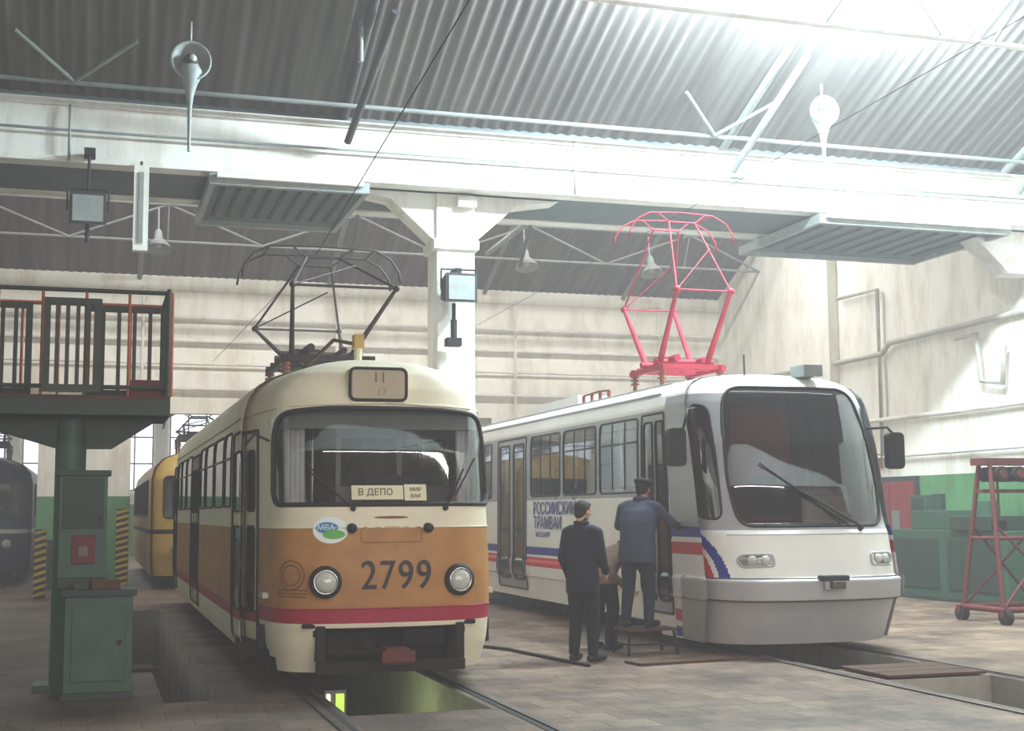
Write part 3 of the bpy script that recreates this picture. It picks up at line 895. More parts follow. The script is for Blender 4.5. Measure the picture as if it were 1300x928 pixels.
b.box((.1, 2.0, 1.1), (.65, 2.1, 2.05), M_dark); b.box((.1, 1.6, 1.05), (.65, 2.05, 1.2), M_dark)
b.box((-1.15, 1.3, .66), (-1.1, 2.45, 1.5), M_dark)
for i in range(10):
    y = 3.2+i*1.05
    for x in (-1.0, .6):
        if x < 0 and 6.9 < y < 9: continue
        b.box((x, y, 1.05), (x+.42, y+.42, 1.13), M_intred); b.box((x, y+.38, 1.13), (x+.42, y+.46, 1.95), M_intred)
        b.cyl((x+.2, y+.2, .66), (x+.2, y+.2, 1.05), .03, M_steel)
for y in (3.3, 5.2, 7.2, 8.8, 11): b.cyl((-.4, y, .66), (-.4, y, 3.1), .018, M_chrome)
b.finish('interior_fittings', ntr)
b = B()
b.box((-.7, 6.2, 3.26), (.7, 8.6, 3.42), M_white); b.box((-.9, 2.2, 3.16), (-.5, 13.6, 3.24), M_silver)
b.box((.25, .92, 3.22), (.5, 1.25, 3.36), M_tin); b.cyl((-.35, 1.3, 3.2), (-.35, 1.3, 3.5), .012, M_steel)
for k in range(4): b.cyl((-.7, 4.9+k*.35, 3.2), (-.7, 4.9+k*.35, 3.38), .03, M_ins, 8)
b.tube([(-.7,4.9,3.38),(-.7,5.3,3.40),(-.7,6.0,3.38)], .015, M_rust)
b.finish('roof_equipment', ntr, bevel=.02)
pantograph(ntr, 4.05, 3.58, 4.60, 5.80, .95, M_pred, M_pred, .40, .76, 'pantograph', .046, .013, .28, .44, .6)

# ------------------------------------------------------------------ background trams
def simple_tram(name, X, Y, mtop, mlow, L=13, pant=True):
    e = empty(name, (X, Y, 0))
    BB = Body([(0,0),(.5,.03),(.9,.12),(1.15,.35),(1.22,.8),(1.25,1.2),(1.25,L-1.2),(1.15,L-.35),(.8,L-.05),(0,L)], {5},
              [(.3,.08),(.8,0),(1.5,.02),(2.4,.16),(2.8,.35),(3.0,.7),(3.1,1.1)],
              [(.3,.97),(.8,1),(2.4,.99),(2.65,.94),(2.85,.8),(2.98,.55),(3.06,.3),(3.1,0)], 1.6, L)
    sB = BB.s_of_t
    ww = [rrect(-1.0, 1.0, 1.55, 2.45, .12)]
    k = 1.5
    while k < L-1.6:
        for sg in (-1, 1):
            q = sorted((sg*sB(k), sg*sB(k+1.0))); ww.append(rrect(q[0], q[1], 1.6, 2.4, .08))
        k += 1.2
    def pr(a, z):
        for w in ww:
            if w[0][0]-1.3 < a < w[0][0]+1.3 or w is ww[0]:
                if inpoly((a, z), w): return M_glassd
        if 1.2 < z < 1.32: return M_black if mlow is M_yel else M_int
        return mtop if z > 1.32 else mlow
    build_shell(BB, cuts(BB.S, 1.6, .05, .1, .1, [x for w in ww for x in (min(p[0] for p in w), max(p[0] for p in w))]), frange(.3, 3.1, .05), pr, 'body_shell', e)
    b = B()
    for w in ww: gasket(b, BB, w, .02, M_black)
    for sx in (-.7, .7):
        c = BB.P(sx, .95, 0); b.lathe([(.11,0),(.11,.04),(.08,.06),(.001,.07)], c, (0,-1,0), M_lens, 16)
    b.finish('window_gaskets', e)
    b = B(); bogie(b, 3); bogie(b, L-3); b.box((-1.1,.6,.35),(1.1,L-.6,.6),M_dark); b.box((-.6,-.15,.4),(.6,.1,.5),M_dark); b.box((-1.1,.6,.8),(1.1,L-.6,.85),M_int); b.finish('bogies_underframe', e)
    if pant: pantograph(e, 3.6, 3.4, 3.7, 4.1, 1.3, M_prust, M_prust, .45, .8, 'pantograph', .035, .02, .3)
    return e
simple_tram('yellow_tram', 2.42, 30.0, M_yel, M_yel)
simple_tram('blue_tram', -2.65, 34.0, M_navy, M_navy)

# ------------------------------------------------------------------ left platform and control post
plat = empty('maintenance_platform')
b = B()
px0, px1, py0, py1, pz = -2.8, .66, 12.9, 14.1, 2.72
b.box((px0, py0, pz-.035), (px1, py1, pz), M_brown)
for y in (py0, py1-.08): b.box((px0, y, pz-.18), (px1, y+.08, pz-.036), M_greend)
for x in (px0, -1.6, -.4, px1-.08): b.box((x+.002, py0+.082, pz-.175), (x+.078, py1-.082, pz-.037), M_greend)
b.prism([(-1.3,2.535),(-.35,2.25),(.15,2.25),(.58,2.535)], 'y', 13.35, 13.5, M_greend)
b.finish('deck', plat)
b = B()
b.cyl((-.22, 13.4, 0), (-.22, 13.4, 2.53), .14, M_green, 20)
b.box((-.5, 13.31, 0), (.06, 13.7, .06), M_green)
b.finish('post', plat)
b = B()
M_gr2 = mat('railing_green', rgb(50,62,52), .6, var=.3, scale=6)
M_or = mat('railing_orange', rgb(180,88,54), .6, var=.3, scale=6)
def railing(b, p, q, z0, z1, n, m, mp=None):
    p = Vector(p); q = Vector(q); d = q-p
    for z in (z0+.08, z1): b.cyl((p.x,p.y,z), (q.x,q.y,z), .022, m, 6)
    for i in range(n+1):
        c = p+d*(i/n); b.cyl((c.x,c.y,z0), (c.x,c.y,z1), .024 if i in (0,n) else .016, mp or m, 6)
railing(b, (px0, py0+.03, 0), (px1, py0+.03, 0), pz, pz+.98, 9, M_gr2, M_or)
railing(b, (px0, py1-.03, 0), (px1, py1-.03, 0), pz, pz+1.02, 10, M_or)
railing(b, (px1-.03, py0, 0), (px1-.03, py1, 0), pz, pz+1.0, 3, M_gr2)
for (x0, x1, y) in ((-1.75, -.95, 12.85), (-1.2, -.62, 13.2), (-.45, .0, 12.85), (-.10, .62, 13.25), (-2.6, -1.9, 12.85), (-1.6,-1.0,13.6)):
    z0, z1 = pz+.02, pz+.86
    for z in (z0+.03, z1): b.box((x0-.03, y-.02, z-.03), (x1+.03, y+.02, z+.03), M_gr2)
    n = 5
    for i in range(n+1):
        x = x0+(x1-x0)*i/n; w = .03 if i in (0,n) else .018
        b.box((x-w, y-.018, z0+.06), (x+w, y+.018, z1-.03), M_gr2)
b.finish('railing', plat)
b = B()
b.box((.3, 13.0, pz), (.58, 13.4, pz+.16), M_rust)
b.finish('toolbox', plat)

b = B()
b.box((-.30, 12.95, 1.05), (.12, 13.22, 2.02), M_green)
b.box((-.33, 12.92, 1.98), (.15, 13.24, 2.03), M_greend)
b.box((-.27, 12.935, 1.5), (.09, 12.95, 1.96), M_greend)
b.box((-.18, 12.92, 1.18), (.02, 12.95, 1.44), M_rust); b.box((-.13, 12.91, 1.24), (-.04, 12.925, 1.34), M_steel)
b.cyl((.06, 12.935, 1.6), (.06, 12.90, 1.6), .02, M_black)
b.box((-.30, 12.91, .96), (.15, 13.22, 1.05), M_greend)
b.box((-.22, 12.6, .06), (.36, 13.2, .90), M_green)
b.box((-.25, 12.57, .90), (.39, 13.22, .96), M_greend)
b.box((-.24, 12.58, .0), (.38, 13.21, .06), M_greend)
b.box((-.16, 12.585, .16), (.30, 12.6, .82), M_green)
b.cyl((.25, 12.59, .5), (.25, 12.55, .5), .02, M_black); b.box((.0,12.65,.96),(.25,12.9,1.04), M_brown)
b.box((-.15,12.7,.96),(-.02,12.88,1.02), M_gr2)
b.finish('green_control_cabinet', bevel=.012)

M_ye2 = mat('hazard_yellow', rgb(200,165,60), .6, var=.2)
def striped(x, y, h, w=.11):
    b = B(); n = int(h/.13)
    b.box((x-w,y-w,0), (x+w,y+w,h), M_black)
    for i in range(n):
        z = .02+i*h/n
        b.add([(x-w,y-w-.004,z),(x+w,y-w-.004,z+.07),(x+w,y-w-.004,min(h,z+.135)),(x-w,y-w-.004,z+.065)], [(0,1,2,3)], M_ye2)
        for xx in (x-w-.004, x+w+.004):
            b.add([(xx,y-w,z),(xx,y+w,z+.07),(xx,y+w,min(h,z+.135)),(xx,y-w,z+.065)], [(0,1,2,3)], M_ye2)
    b.finish('hazard_striped_post')
striped(-.98, 28.2, 1.35); striped(.62, 31.4, 1.75, .13)
b = B(); b.box((-1.1, 31.6, 0), (-.35, 32.3, 1.05), M_green); b.box((-1.13,31.57,1.02),(-.32,32.33,1.08),M_greend); b.box((-1.0,31.58,.15),(-.45,31.6,.95),M_greend); b.finish('green_locker', bevel=.01)

# ------------------------------------------------------------------ right side equipment
b = B()
cx, cy = 12.85, 16.6
R = .035
for sx in (-.62, .62):
    b.cyl((cx+sx, cy-.5, .2), (cx+sx, cy+.5, .2), .045, M_rust, 8)
    for sy in (-.5, .5):
        b.cyl((cx+sx-.05, cy+sy, .11), (cx+sx+.05, cy+sy, .11), .11, M_dark, 18)
        b.box((cx+sx-.08, cy+sy-.03, .1), (cx+sx+.08, cy+sy+.03, .22), M_rust)
    b.cyl((cx+sx, cy-.45, .2), (cx+sx*.8, cy-.12, 2.3), R, M_rust, 8)
    b.cyl((cx+sx, cy+.45, .2), (cx+sx*.8, cy+.12, 2.3), R, M_rust, 8)
    b.cyl((cx+sx*.9, cy-.3, 1.2), (cx+sx*.9, cy+.3, 1.2), R*.8, M_rust, 8)
for sy in (-.45, .45):
    b.cyl((cx-.62, cy+sy, .2), (cx+.62, cy+sy, .2), .045, M_rust, 8)
    b.cyl((cx-.55, cy+sy*.64, 1.2), (cx+.55, cy+sy*.64, 1.2), R*.8, M_rust, 8)
    b.cyl((cx-.62, cy+sy, .2), (cx+.52, cy+sy*.6, 1.35), R*.6, M_rust, 8)
    b.cyl((cx+.62, cy+sy, .2), (cx-.52, cy+sy*.6, 1.35), R*.6, M_rust, 8)
b.box((cx-.62, cy-.16, 2.25), (cx+.62, cy+.16, 2.35), M_rust)
b.box((cx-.62, cy-.1, 1.85), (cx+.62, cy+.1, 1.9), M_rust)
for q in (-.35, -.05, .28):
    b.cyl((cx+q, cy-.22, 2.12), (cx+q, cy+.22, 2.12), .11, M_dark, 18); b.cyl((cx+q, cy-.24, 2.12), (cx+q, cy-.2, 2.12), .06, M_rust, 18)
b.cyl((cx-.3, cy-.02, 1.4), (cx-.3, cy-.02, 2.1), .02, M_steel); b.box((cx-.38, cy-.08, 1.3), (cx-.22, cy+.05, 1.45), M_dark)
b.cyl((cx+.2, cy-.02, .9), (cx+.2, cy-.02, 2.1), .012, M_steel)
b.finish('red_wheeled_hoist_stand')

b = B()
b.box((14.5, 19.0, .05), (15.7, 22.6, 1.25), M_green)
b.box((14.4, 19.3, 1.25), (15.7, 20.4, 1.5), M_greend); b.box((14.7, 20.8, 1.25), (15.5, 22.0, 1.6), M_green)
b.box((14.47, 19.2, .2), (14.5, 20.6, 1.1), M_greend); b.box((14.47, 20.9, .2), (14.5, 22.4, 1.1), M_greend)
b.cyl((14.9,21.4,1.6),(14.9,21.4,1.9),.12,M_greend,16); b.cyl((14.8, 19.9, 1.5), (14.8, 19.9, 1.75), .2, M_green, 18)
b.box((14.4, 18.9, 0), (15.8, 22.7, .08), M_greend)
b.finish('green_workshop_machine', bevel=.02)
b = B(); b.box((15.7, 23.0, 1.1), (15.98, 23.5, 1.9), M_green); b.box((15.68,23.05,1.15),(15.7,23.45,1.85),M_greend); b.finish('wall_switch_box', bevel=.01)
b = B(); b.box((15.94, 24.9, 2.5), (15.99, 25.5, 2.8), mat('orange_notice', rgb(200,120,60), .7)); b.box((15.92,24.95,2.55),(15.94,25.45,2.75),M_paper); b.finish('wall_notice')

# ------------------------------------------------------------------ lamps
def floodlight(c):
    b = B(); x, y, z = c
    b.prism([(y-.12,z-.22),(y+.2,z-.14),(y+.2,z+.14),(y-.12,z+.22)], 'x', x-.24, x+.24, M_trussd)
    b.box((x-.2, y-.135, z-.18), (x+.2, y-.121, z+.18), M_tin)
    b.cyl((x-.27, y+.05, z), (x-.27, y+.05, z+.3), .015, M_black); b.cyl((x+.27, y+.05, z), (x+.27, y+.05, z+.3), .015, M_black)
    b.cyl((x-.27, y+.05, z+.3), (x+.27, y+.05, z+.3), .015, M_black)
    return b
b = floodlight((-.18, 18.8, 5.75)); b.cyl((-.18,18.85,6.05),(-.18,18.95,6.6),.02,M_black); b.box((-.25,18.9,6.55),(-.1,19.16,6.65),M_black)
b.cyl((-.18,18.8,5.3),(-.18,18.8,5.55),.03,M_black); b.finish('floodlight')
b = floodlight((5.15, 19.15, 4.95)); b.box((5.1,19.2,5.2),(5.2,19.54,5.28),M_black)
b.cyl((5.1,19.3,4.5),(5.1,19.3,4.75),.03,M_dark); b.box((4.98,19.2,4.1),(5.2,19.4,4.22),M_dark); b.cyl((5.1,19.3,4.2),(5.1,19.3,4.5),.05,M_dark); b.finish('floodlight')
b = B(); b.box((.42, 18.9, 5.25), (.62, 19.05, 6.45), M_beam); b.box((.49,18.88,5.35),(.55,18.9,6.35), M_tin); b.cyl((.52,19.0,6.4),(.52,19.12,6.55),.02,M_steel); b.finish('fluorescent_fitting')
def bell(c, ax, r=.3):
    b = B(); c = Vector(c); ax = Vector(ax).normalized()
    b.lathe([(.05,.42),(.08,.36),(.09,.2),(.14,.14),(r*.85,.02),(r,-.06),(r*.97,-.06),(r*.8,0),(.1,.1)], c, ax, M_tin, 28)
    b.sphere(c+ax*.05, .08, M_lens, 14, 10)
    return b
def teardrop_lamp(x, y, zc, zb, ztop, r=.27):
    b = B(); c = Vector((x, y, zc))
    b.lathe([(.05,.16),(.16,.14),(r*.9,.05),(r,-.04),(r*.94,-.07),(r*.80,-.02),(r*.55,.06),(.02,.08)], c, (0,1,0), M_tin, 32)
    b.sphere(c+Vector((0,-.01,0)), .10, M_trussd, 14, 10); b.sphere(c+Vector((.02,-.06,.02)), .06, M_lens, 12, 8)
    b.lathe([(.02,0),(.028,(zc-zb)*.45),(.05,(zc-zb)*.62),(.10,(zc-zb)*.76),(.17,(zc-zb)*.88),(.10,(zc-zb)*.99)], (x, y+.03, zb), (0,0,1), M_tin, 18)
    b.cyl((x, y+.05, zc+r*.9), (x, y+.05, ztop), .018, M_tin, 8)
    b.finish('suspended_reflector_lamp')
teardrop_lamp(1.07, 17.6, 7.56, 6.35, 8.12); teardrop_lamp(10.5, 17.6, 7.68, 6.6, 8.12, .24)
for x in (1.2, 9.6, 12.8):
    b = bell((x, 29.6, 7.4), (0, .3, .95), .28); b.cyl((x,29.75,7.8),(x,29.8,8.3),.02,M_tin); b.finish('bell_lamp')

b = B()
b.cyl((2.55, -6, 6.6), (2.6, 16.4, 4.88), .006, M_black, 5); b.cyl((2.6, 16.4, 4.88), (2.6, 32, 5.2), .006, M_black, 5)
b.cyl((7.85, 17.3, 5.81), (7.85, 32, 5.6), .004, M_trussd, 5); b.cyl((7.85, -6, 6.4), (7.85, 17.3, 5.81), .004, M_trussd, 5)
b.finish('contact_wires')

b = B(); b.box((5.5, 13.35, .002), (6.8, 13.7, .03), M_brown, rot=(0,0,.12)); b.finish('plywood_board')
b = B(); b.tube([(4.3,16.5,.02),(4.5,15.8,.02),(4.7,15.3,.02),(4.8,14.6,.02),(5.0,13.4,.02)], .018, M_black); b.finish('rubber_hose')
b = B()
for k in range(3): b.box((7.3, 11.4+k*.3, .015), (8.4, 11.68+k*.3, .04), M_brown)
b.finish('pit_cover_planks')
M_wl = mat('work_lamp_green', rgb(200,230,60), .5, emit=(.65,.95,.15,1), est=.8)
M_wl2 = mat('work_lamp_white', rgb(230,235,220), .5, emit=(.85,1,.7,1), est=1.5)
b = B(); b.box((2.04, 12.6, -1.29), (2.10, 12.7, -.05), M_steel); b.box((2.11, 12.6, -.40), (2.14, 12.66, -.05), M_wl2); b.box((2.20, 12.6, -.42), (2.27, 12.66, -.05), M_wl); b.box((2.10,12.67,-.45),(2.30,12.72,-.02),M_steel); b.finish('pit_work_lamp')

b = B(); sx0, sy0 = 6.08, 14.45
b.box((sx0-.3, sy0-.22, .27), (sx0+.3, sy0+.22, .30), M_brown)
for x in (-.27, .27):
    for y in (-.19, .19):
        b.cyl((sx0+x, sy0+y, .27), (sx0+x*1.12, sy0+y*1.2, 0), .018, M_dark, 8)
for x in (-.28, .28): b.cyl((sx0+x, sy0-.2, .12), (sx0+x, sy0+.2, .12), .012, M_dark, 8)
b.cyl((sx0-.28, sy0-.2, .12), (sx0+.28, sy0-.2, .12), .012, M_dark, 8)
b.finish('step_stool')

# ------------------------------------------------------------------ people
def remesh_obj(b, name, vox, smooth_it, parent, mats, pred):
    ob = b.finish(name+'_raw')
    r = ob.modifiers.new('r', 'REMESH'); r.mode = 'VOXEL'; r.voxel_size = vox
    s = ob.modifiers.new('s', 'SMOOTH'); s.iterations = smooth_it; s.factor = .5
    bpy.context.view_layer.update()
    dg = bpy.context.evaluated_depsgraph_get()
    me = bpy.data.meshes.new_from_object(ob.evaluated_get(dg))
    me.materials.clear()
    for m in mats: me.materials.append(m)
    for p in me.polygons:
        p.use_smooth = True; p.material_index = pred(p.center)
    o2 = bpy.data.objects.new(name, me); COL.objects.link(o2); o2.parent = parent
    bpy.data.objects.remove(ob)
    return o2

def ring_loft(b, rings, m, n=20):
    vs = []; fs = []
    for (c, rx, ry) in rings:
        for k in range(n):
            t = 2*math.pi*k/n; vs.append((c[0]+rx*math.cos(t), c[1]+ry*math.sin(t), c[2]))
    for j in range(len(rings)-1):
        for k in range(n): fs.append((j*n+k, j*n+(k+1)%n, (j+1)*n+(k+1)%n, (j+1)*n+k))
    fs.append(tuple(range(n-1,-1,-1))); fs.append(tuple((len(rings)-1)*n+k for k in range(n)))
    b.add(vs, fs, m, True)

def limb(b, pts, rs, m):
    for i in range(len(pts)-1):
        b.cyl(pts[i], pts[i+1], rs[i], m, 16, rs[i+1])
    for p, r in zip(pts, rs): b.sphere(p, r*1.0, m, 16, 10)

M_skin = mat('skin', rgb(196,142,116), .6, var=.1, scale=20)
M_hair = mat('dark_hair', rgb(34,26,24), .8, var=.3, scale=40)
M_shoe = mat('black_leather', rgb(24,22,24), .5)

def hand(parent, wrist, d, nrm, side, name, curl=.5):
    b = B(); w = Vector(wrist); d = Vector(d).normalized(); nrm = Vector(nrm); nrm = (nrm-d*nrm.dot(d)).normalized(); sidev = d.cross(nrm).normalized()*side
    M = Matrix((sidev, d, nrm)).transposed()
    def L(x, y, z): return w+M@Vector((x, y, z))
    for i in range(5):
        for j in range(4):
            b.sphere(L(-.030+.020*j, .015+.018*i, 0), .0165, M_skin, 8, 6)
    b.cyl(L(0,-.03,0), L(0,.02,0), .027, M_skin, 12, .026)
    fl = [(-.033,.060),(-.011,.074),(.011,.080),(.033,.072)]
    for (x, ln) in fl:
        y = .092; z = 0; a = curl*.5; pts = [L(x,y,z)]
        for seg, fr in enumerate((.45,.32,.23)):
            y += math.cos(a)*ln*fr; z += math.sin(a)*ln*fr; pts.append(L(x*1.08, y, z)); a += curl*.75
        limb(b, pts, [.0098,.0092,.0085,.0075], M_skin)
    pts = [L(.032,.025,.004), L(.054,.052,.012), L(.060,.078,.022), L(.058,.096,.032)]
    limb(b, pts, [.014,.0115,.010,.0085], M_skin)
    return remesh_obj(b, name, .0042, 2, parent, [M_skin], lambda c: 0)

def head(parent, c, yaw, pitch, name, hat=None, beret_mat=None, hairm=None):
    e = bpy.data.objects.new(name, None); COL.objects.link(e); e.parent = parent; e.location = c; e.rotation_euler = (pitch, 0, yaw); e.empty_display_size = .1
    b = B()
    b.sphere((0,-.008,.03), (.076,.096,.092), M_skin, 24, 16)
    b.sphere((0,.014,-.035), (.058,.072,.072), M_skin, 20, 14)
    b.sphere((0,.052,-.082), (.03,.03,.026), M_skin, 14, 10)
    b.cyl((0,-.025,-.16), (0,-.012,-.02), .058, M_skin, 16, .054)
    b.cyl((0,.085,.022), (0,.112,-.018), .009, M_skin, 10, .016)
    b.sphere((0,.104,-.022), (.016,.014,.011), M_skin, 10, 8)
    b.sphere((0,.082,.028), (.05,.014,.010), M_skin, 12, 8)
    b.sphere((0,.082,-.052), (.024,.013,.010), M_skin, 10, 8)
    for sx in (-1, 1):
        b.sphere((sx*.078,-.005,-.002), (.010,.020,.032), M_skin, 10, 8, (0,0,-sx*.35))
        b.sphere((sx*.042,.06,-.012), (.022,.022,.018), M_skin, 10, 8)
    remesh_obj(b, 'face', .006, 2, e, [M_skin], lambda c: 0)
    b = B()
    for sx in (-1, 1):
        b.sphere((sx*.030,.082,.006), (.0125,.008,.0075), M_logo, 10, 8); b.sphere((sx*.030,.089,.006), .005, M_black, 8, 6)
        b.sphere((sx*.031,.090,.026), (.018,.006,.004), M_hair, 10, 6)
    b.sphere((0,.092,-.052), (.022,.005,.004), mat('lips', rgb(150,85,75), .6), 10, 6)
    b.finish('eyes_and_mouth', e)
    b = B()
    b.sphere((0,-.020,.038), (.083,.098,.094), M_hair, 24, 16)
    b.sphere((0,-.058,-.015), (.068,.052,.065), M_hair, 20, 12)
    b.sphere((0,.035,.085), (.066,.052,.042), M_hair, 16, 10)
    for sx in (-1, 1): b.sphere((sx*.068,.005,.02), (.014,.03,.04), M_hair, 10, 8)
    remesh_obj(b, 'hair', .007, 2, e, [hairm or M_hair], lambda c: 0)
    if hat == 'beret':
        b = B(); b.sphere((.008,-.012,.10), (.112,.122,.040), beret_mat, 24, 12, (.12,.12,0)); b.cyl((0,-.015,.068),(0,-.015,.092), .090, beret_mat, 24, .095); b.cyl((0,-.01,.13),(0,-.01,.148),.006,beret_mat,8)
        remesh_obj(b, 'beret', .007, 2, e, [beret_mat], lambda c: 0)
    return e

def person(name, loc, yaw, J, jacket, trousers, hem, hat=None, headyaw=0, headpitch=0, torso=None, hcurl=(.5,.5), hn=((1,0,0),(-1,0,0)), hairm=None, hatm=None):
    e = empty(name, loc, (0,0,yaw))
    b = B()
    ring_loft(b, torso, jacket)
    hd = Vector(J['head']); nk = Vector(J['neck'])
    limb(b, [nk, nk.lerp(hd, .55)], [.066,.056], jacket)
    for s in ('L', 'R'):
        limb(b, [J['sh'+s], J['el'+s], J['wr'+s]], [.074,.058,.043], jacket)
        sh = Vector(J['sh'+s]); dn = (Vector(J['shL'])+Vector(J['shR']))/2-nk
        limb(b, [nk+dn*.5, sh.lerp(nk,.25), sh], [.07,.072,.072], jacket)
        limb(b, [J['hip'+s], J['kn'+s], J['an'+s]], [.108,.078,.060], trousers)
    remesh_obj(b, 'body', .014, 4, e, [jacket, trousers], lambda c: 0 if hem(c) else 1)
    b = B()
    for s in ('L', 'R'):
        a = Vector(J['an'+s]); t = Vector(J['toe'+s]); d = (t-a); d.z = 0; d.normalize()
        heel = a-d*.05; heel.z = t.z
        limb(b, [a, Vector((a.x,a.y,t.z+.03))], [.05,.045], M_shoe)
        limb(b, [heel, heel.lerp(t,.5), t], [.038,.042,.036], M_shoe)
    remesh_obj(b, 'shoes', .009, 2, e, [M_shoe], lambda c: 0)
    b = B()
    b.tube([(nk.x+.072*math.cos(k*math.pi/8), nk.y+.068*math.sin(k*math.pi/8)-.005, nk.z+.03) for k in range(16)], .020, jacket, 8, closed=True)
    for s in ('L', 'R'):
        el = Vector(J['el'+s]); wr = Vector(J['wr'+s]); d = (wr-el).normalized(); b.cyl(wr-d*.01, wr+d*.035, .047, jacket, 16, .045)
    b.finish('collar_and_cuffs', e)
    head(e, J['head'], headyaw, headpitch, 'head', hat, hatm or jacket, hairm)
    for i, s in enumerate(('L', 'R')):
        el = Vector(J['el'+s]); wr = Vector(J['wr'+s]); d = (wr-el).normalized()
        hand(e, wr+d*.045, d, hn[i], -1 if s == 'L' else 1, 'hand_'+s.lower(), hcurl[i])
    return e

M_j1 = mat('navy_coat_cloth', rgb(28,28,46), .9, var=.25, scale=12)
M_t1 = mat('black_trouser_cloth', rgb(24,22,34), .9, var=.25, scale=12)
M_j2 = mat('blue_work_jacket_cloth', rgb(62,68,90), .9, var=.3, scale=9)
M_t2 = mat('dark_trouser_cloth', rgb(38,38,58), .9, var=.25, scale=9)
M_j3 = mat('tan_jacket_cloth', rgb(118,92,74), .9, var=.25, scale=9)
M_hat = mat('dark_beret_felt', rgb(34,32,42), .9, var=.2, scale=20)
stand = [((0,0,.74),.20,.15),((0,0,.86),.20,.15),((0,0,1.02),.18,.135),((0,.0,1.22),.19,.13),((0,-.005,1.36),.19,.12),((0,-.01,1.43),.15,.095),((0,-.01,1.49),.07,.062)]
J1 = dict(neck=(0,-.01,1.47), head=(0,.02,1.615), shL=(-.185,0,1.385), shR=(.185,0,1.385), elL=(-.245,-.02,1.11), elR=(.24,.02,1.11), wrL=(-.235,.10,.90), wrR=(.17,.20,.98),
          hipL=(-.09,0,.86), hipR=(.09,0,.86), knL=(-.10,.02,.48), knR=(.105,.03,.48), anL=(-.11,-.02,.10), anR=(.12,.0,.10), toeL=(-.14,.15,.042), toeR=(.16,.17,.042))
person('man_in_navy_coat', (5.14, 13.95, 0), math.radians(-52), J1, M_j1, M_t1, lambda c: c[2] > .76 or abs(c[0]) > .2, headyaw=math.radians(-12), headpitch=-.12, torso=stand, hn=((1,0,0),(-1,0,0)))
t2 = [((0,.0,.72),.22,.175),((0,0,.86),.225,.18),((0,.02,1.03),.21,.165),((0,.06,1.2),.225,.16),((0,.10,1.33),.22,.14),((0,.13,1.40),.17,.105),((0,.15,1.46),.075,.068)]
J2 = dict(neck=(0,.15,1.44), head=(0,.215,1.565), shL=(-.20,.11,1.355), shR=(.20,.11,1.355), elL=(-.30,.22,1.15), elR=(.32,.29,1.19), wrL=(-.20,.42,1.08), wrR=(.34,.50,1.14),
          hipL=(-.10,0,.86), hipR=(.10,0,.86), knL=(-.125,.05,.48), knR=(.13,.02,.48), anL=(-.14,-.03,.10), anR=(.14,-.03,.10), toeL=(-.17,.14,.042), toeR=(.18,.14,.042))
person('man_in_blue_work_jacket', (6.00, 14.46, .30), math.radians(-42), J2, M_j2, M_t2, lambda c: c[2] > .75 or abs(c[0]) > .25, hat='beret', headyaw=math.radians(8), headpitch=-.3, torso=t2, hn=((0,0,-1),(0,0,-1)), hatm=M_hat)
t3 = [((0,-.02,.72),.18,.14),((0,-.02,.86),.185,.16),((0,.06,.98),.18,.17),((0,.18,1.08),.18,.16),((0,.30,1.16),.185,.14),((0,.38,1.21),.15,.11),((0,.43,1.25),.075,.07)]
J3 = dict(neck=(0,.43,1.22), head=(0,.54,1.28), shL=(-.185,.36,1.12), shR=(.185,.36,1.12), elL=(-.23,.44,.86), elR=(.23,.50,.90), wrL=(-.14,.58,.72), wrR=(.16,.66,.80),
          hipL=(-.09,-.02,.86), hipR=(.09,-.02,.86), knL=(-.11,.05,.48), knR=(.11,.05,.48), anL=(-.12,-.04,.10), anR=(.12,-.04,.10), toeL=(-.14,.13,.042), toeR=(.15,.13,.042))
person('man_in_tan_jacket', (5.80, 15.05, 0), math.radians(-60), J3, M_j3, M_t1, lambda c: c[2] > .78 or abs(c[0]) > .22 or c[1] > .3, torso=t3, headyaw=0, headpitch=-.7, hn=((1,0,0),(-1,0,0)))

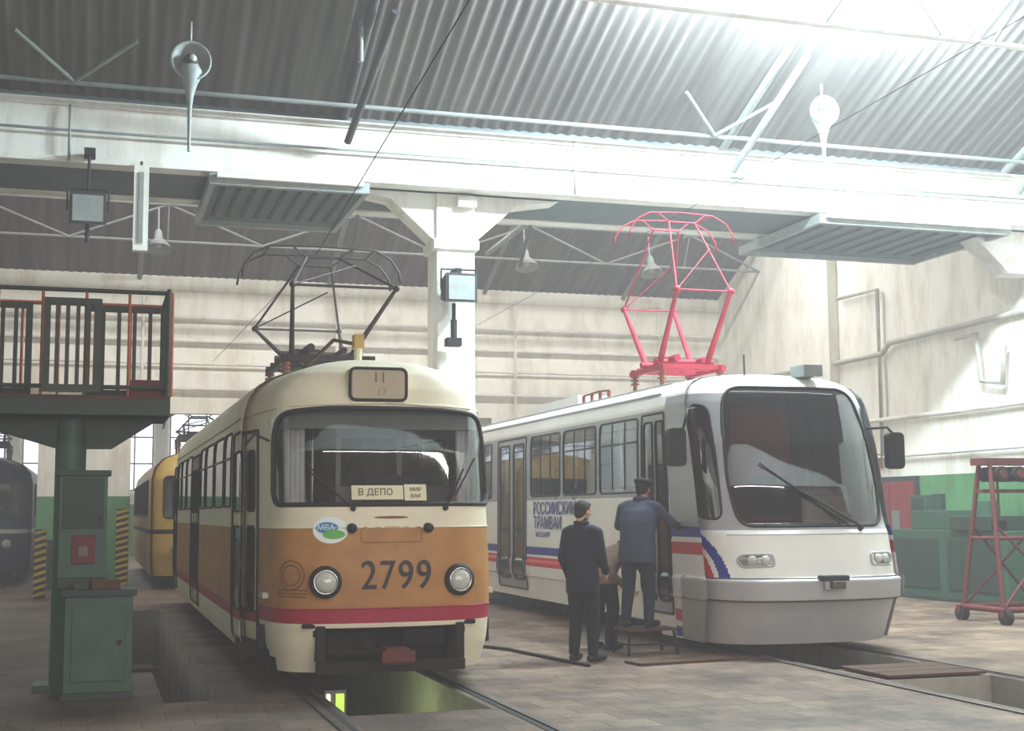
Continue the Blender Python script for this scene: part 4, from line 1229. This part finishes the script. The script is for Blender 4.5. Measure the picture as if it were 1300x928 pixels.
# ------------------------------------------------------------------ lights
def area(name, loc, rot, sx, sy, power, col):
    l = bpy.data.lights.new(name, 'AREA'); l.shape = 'RECTANGLE'; l.size = sx; l.size_y = sy; l.energy = power; l.color = col
    o = bpy.data.objects.new(name, l); COL.objects.link(o); o.location = loc; o.rotation_euler = rot; return o
area('ridge_fill', (9, 13, 10.15), (0,0,0), 12, .8, 300, (.95,.97,1))  # unseen fill panels added along the ridges; no roof glazing is built
area('ridge_fill', (6, 0, 10.15), (0,0,0), 16, .8, 1700, (1,.95,.90))
area('ridge_fill', (6.5, 27, 9.9), (0,0,0), 18, 1.0, 3600, (1,.98,.94))
for x, e in ((7.2, 1900), (9.3, 3600), (11.4, 2600)):  # hidden points added below the roof slope to make the glare
    l = bpy.data.lights.new('roof_glare_point', 'POINT'); l.energy = e; l.shadow_soft_size = .22; l.color = (.76,.95,1)
    o = bpy.data.objects.new('roof_glare_point', l); COL.objects.link(o); o.location = (x, 15.35, 8.82)
l = bpy.data.lights.new('pit_lamp_glow', 'POINT'); l.energy = 14; l.shadow_soft_size = .1; l.color = (.8,1,.45)
o = bpy.data.objects.new('pit_lamp_glow', l); COL.objects.link(o); o.location = (2.45, 13.1, -.45)
area('far_hall_lamp', (2, 46, 7.5), (0,0,0), 16, 8, 1500, (1,.97,.92))
area('entrance_daylight', (4.5, -7.5, 4.0), (math.radians(90),0,0), 16, 6, 1700, (1,.91,.85))

w = bpy.data.worlds.new('World'); scene.world = w; w.use_nodes = True
nt = w.node_tree
bg = nt.nodes['Background']; bg.inputs[0].default_value = (.9,.93,1,1); bg.inputs[1].default_value = .8
vsn = nt.nodes.new('ShaderNodeVolumeScatter'); vsn.inputs['Density'].default_value = .008; vsn.inputs['Color'].default_value = (1,.94,.96,1)
nt.links.new(vsn.outputs[0], nt.nodes['World Output'].inputs['Volume'])

# ------------------------------------------------------------------ camera
cam = bpy.data.cameras.new('Camera'); co = bpy.data.objects.new('Camera', cam); COL.objects.link(co)
cam.sensor_width = 36; cam.lens = 36*1700/1300; cam.clip_end = 200
a = math.radians(17.3); p = math.radians(6.25); roll = math.radians(.4)
F = Vector((math.sin(a)*math.cos(p), math.cos(a)*math.cos(p), math.sin(p)))
q = F.to_track_quat('-Z', 'Y')
co.rotation_mode = 'QUATERNION'
co.rotation_quaternion = q @ Quaternion((0,0,1), -roll)
co.location = (0, 0, 1.62)
scene.camera = co
scene.view_settings.view_transform = 'Standard'
print('done', len(bpy.data.objects))
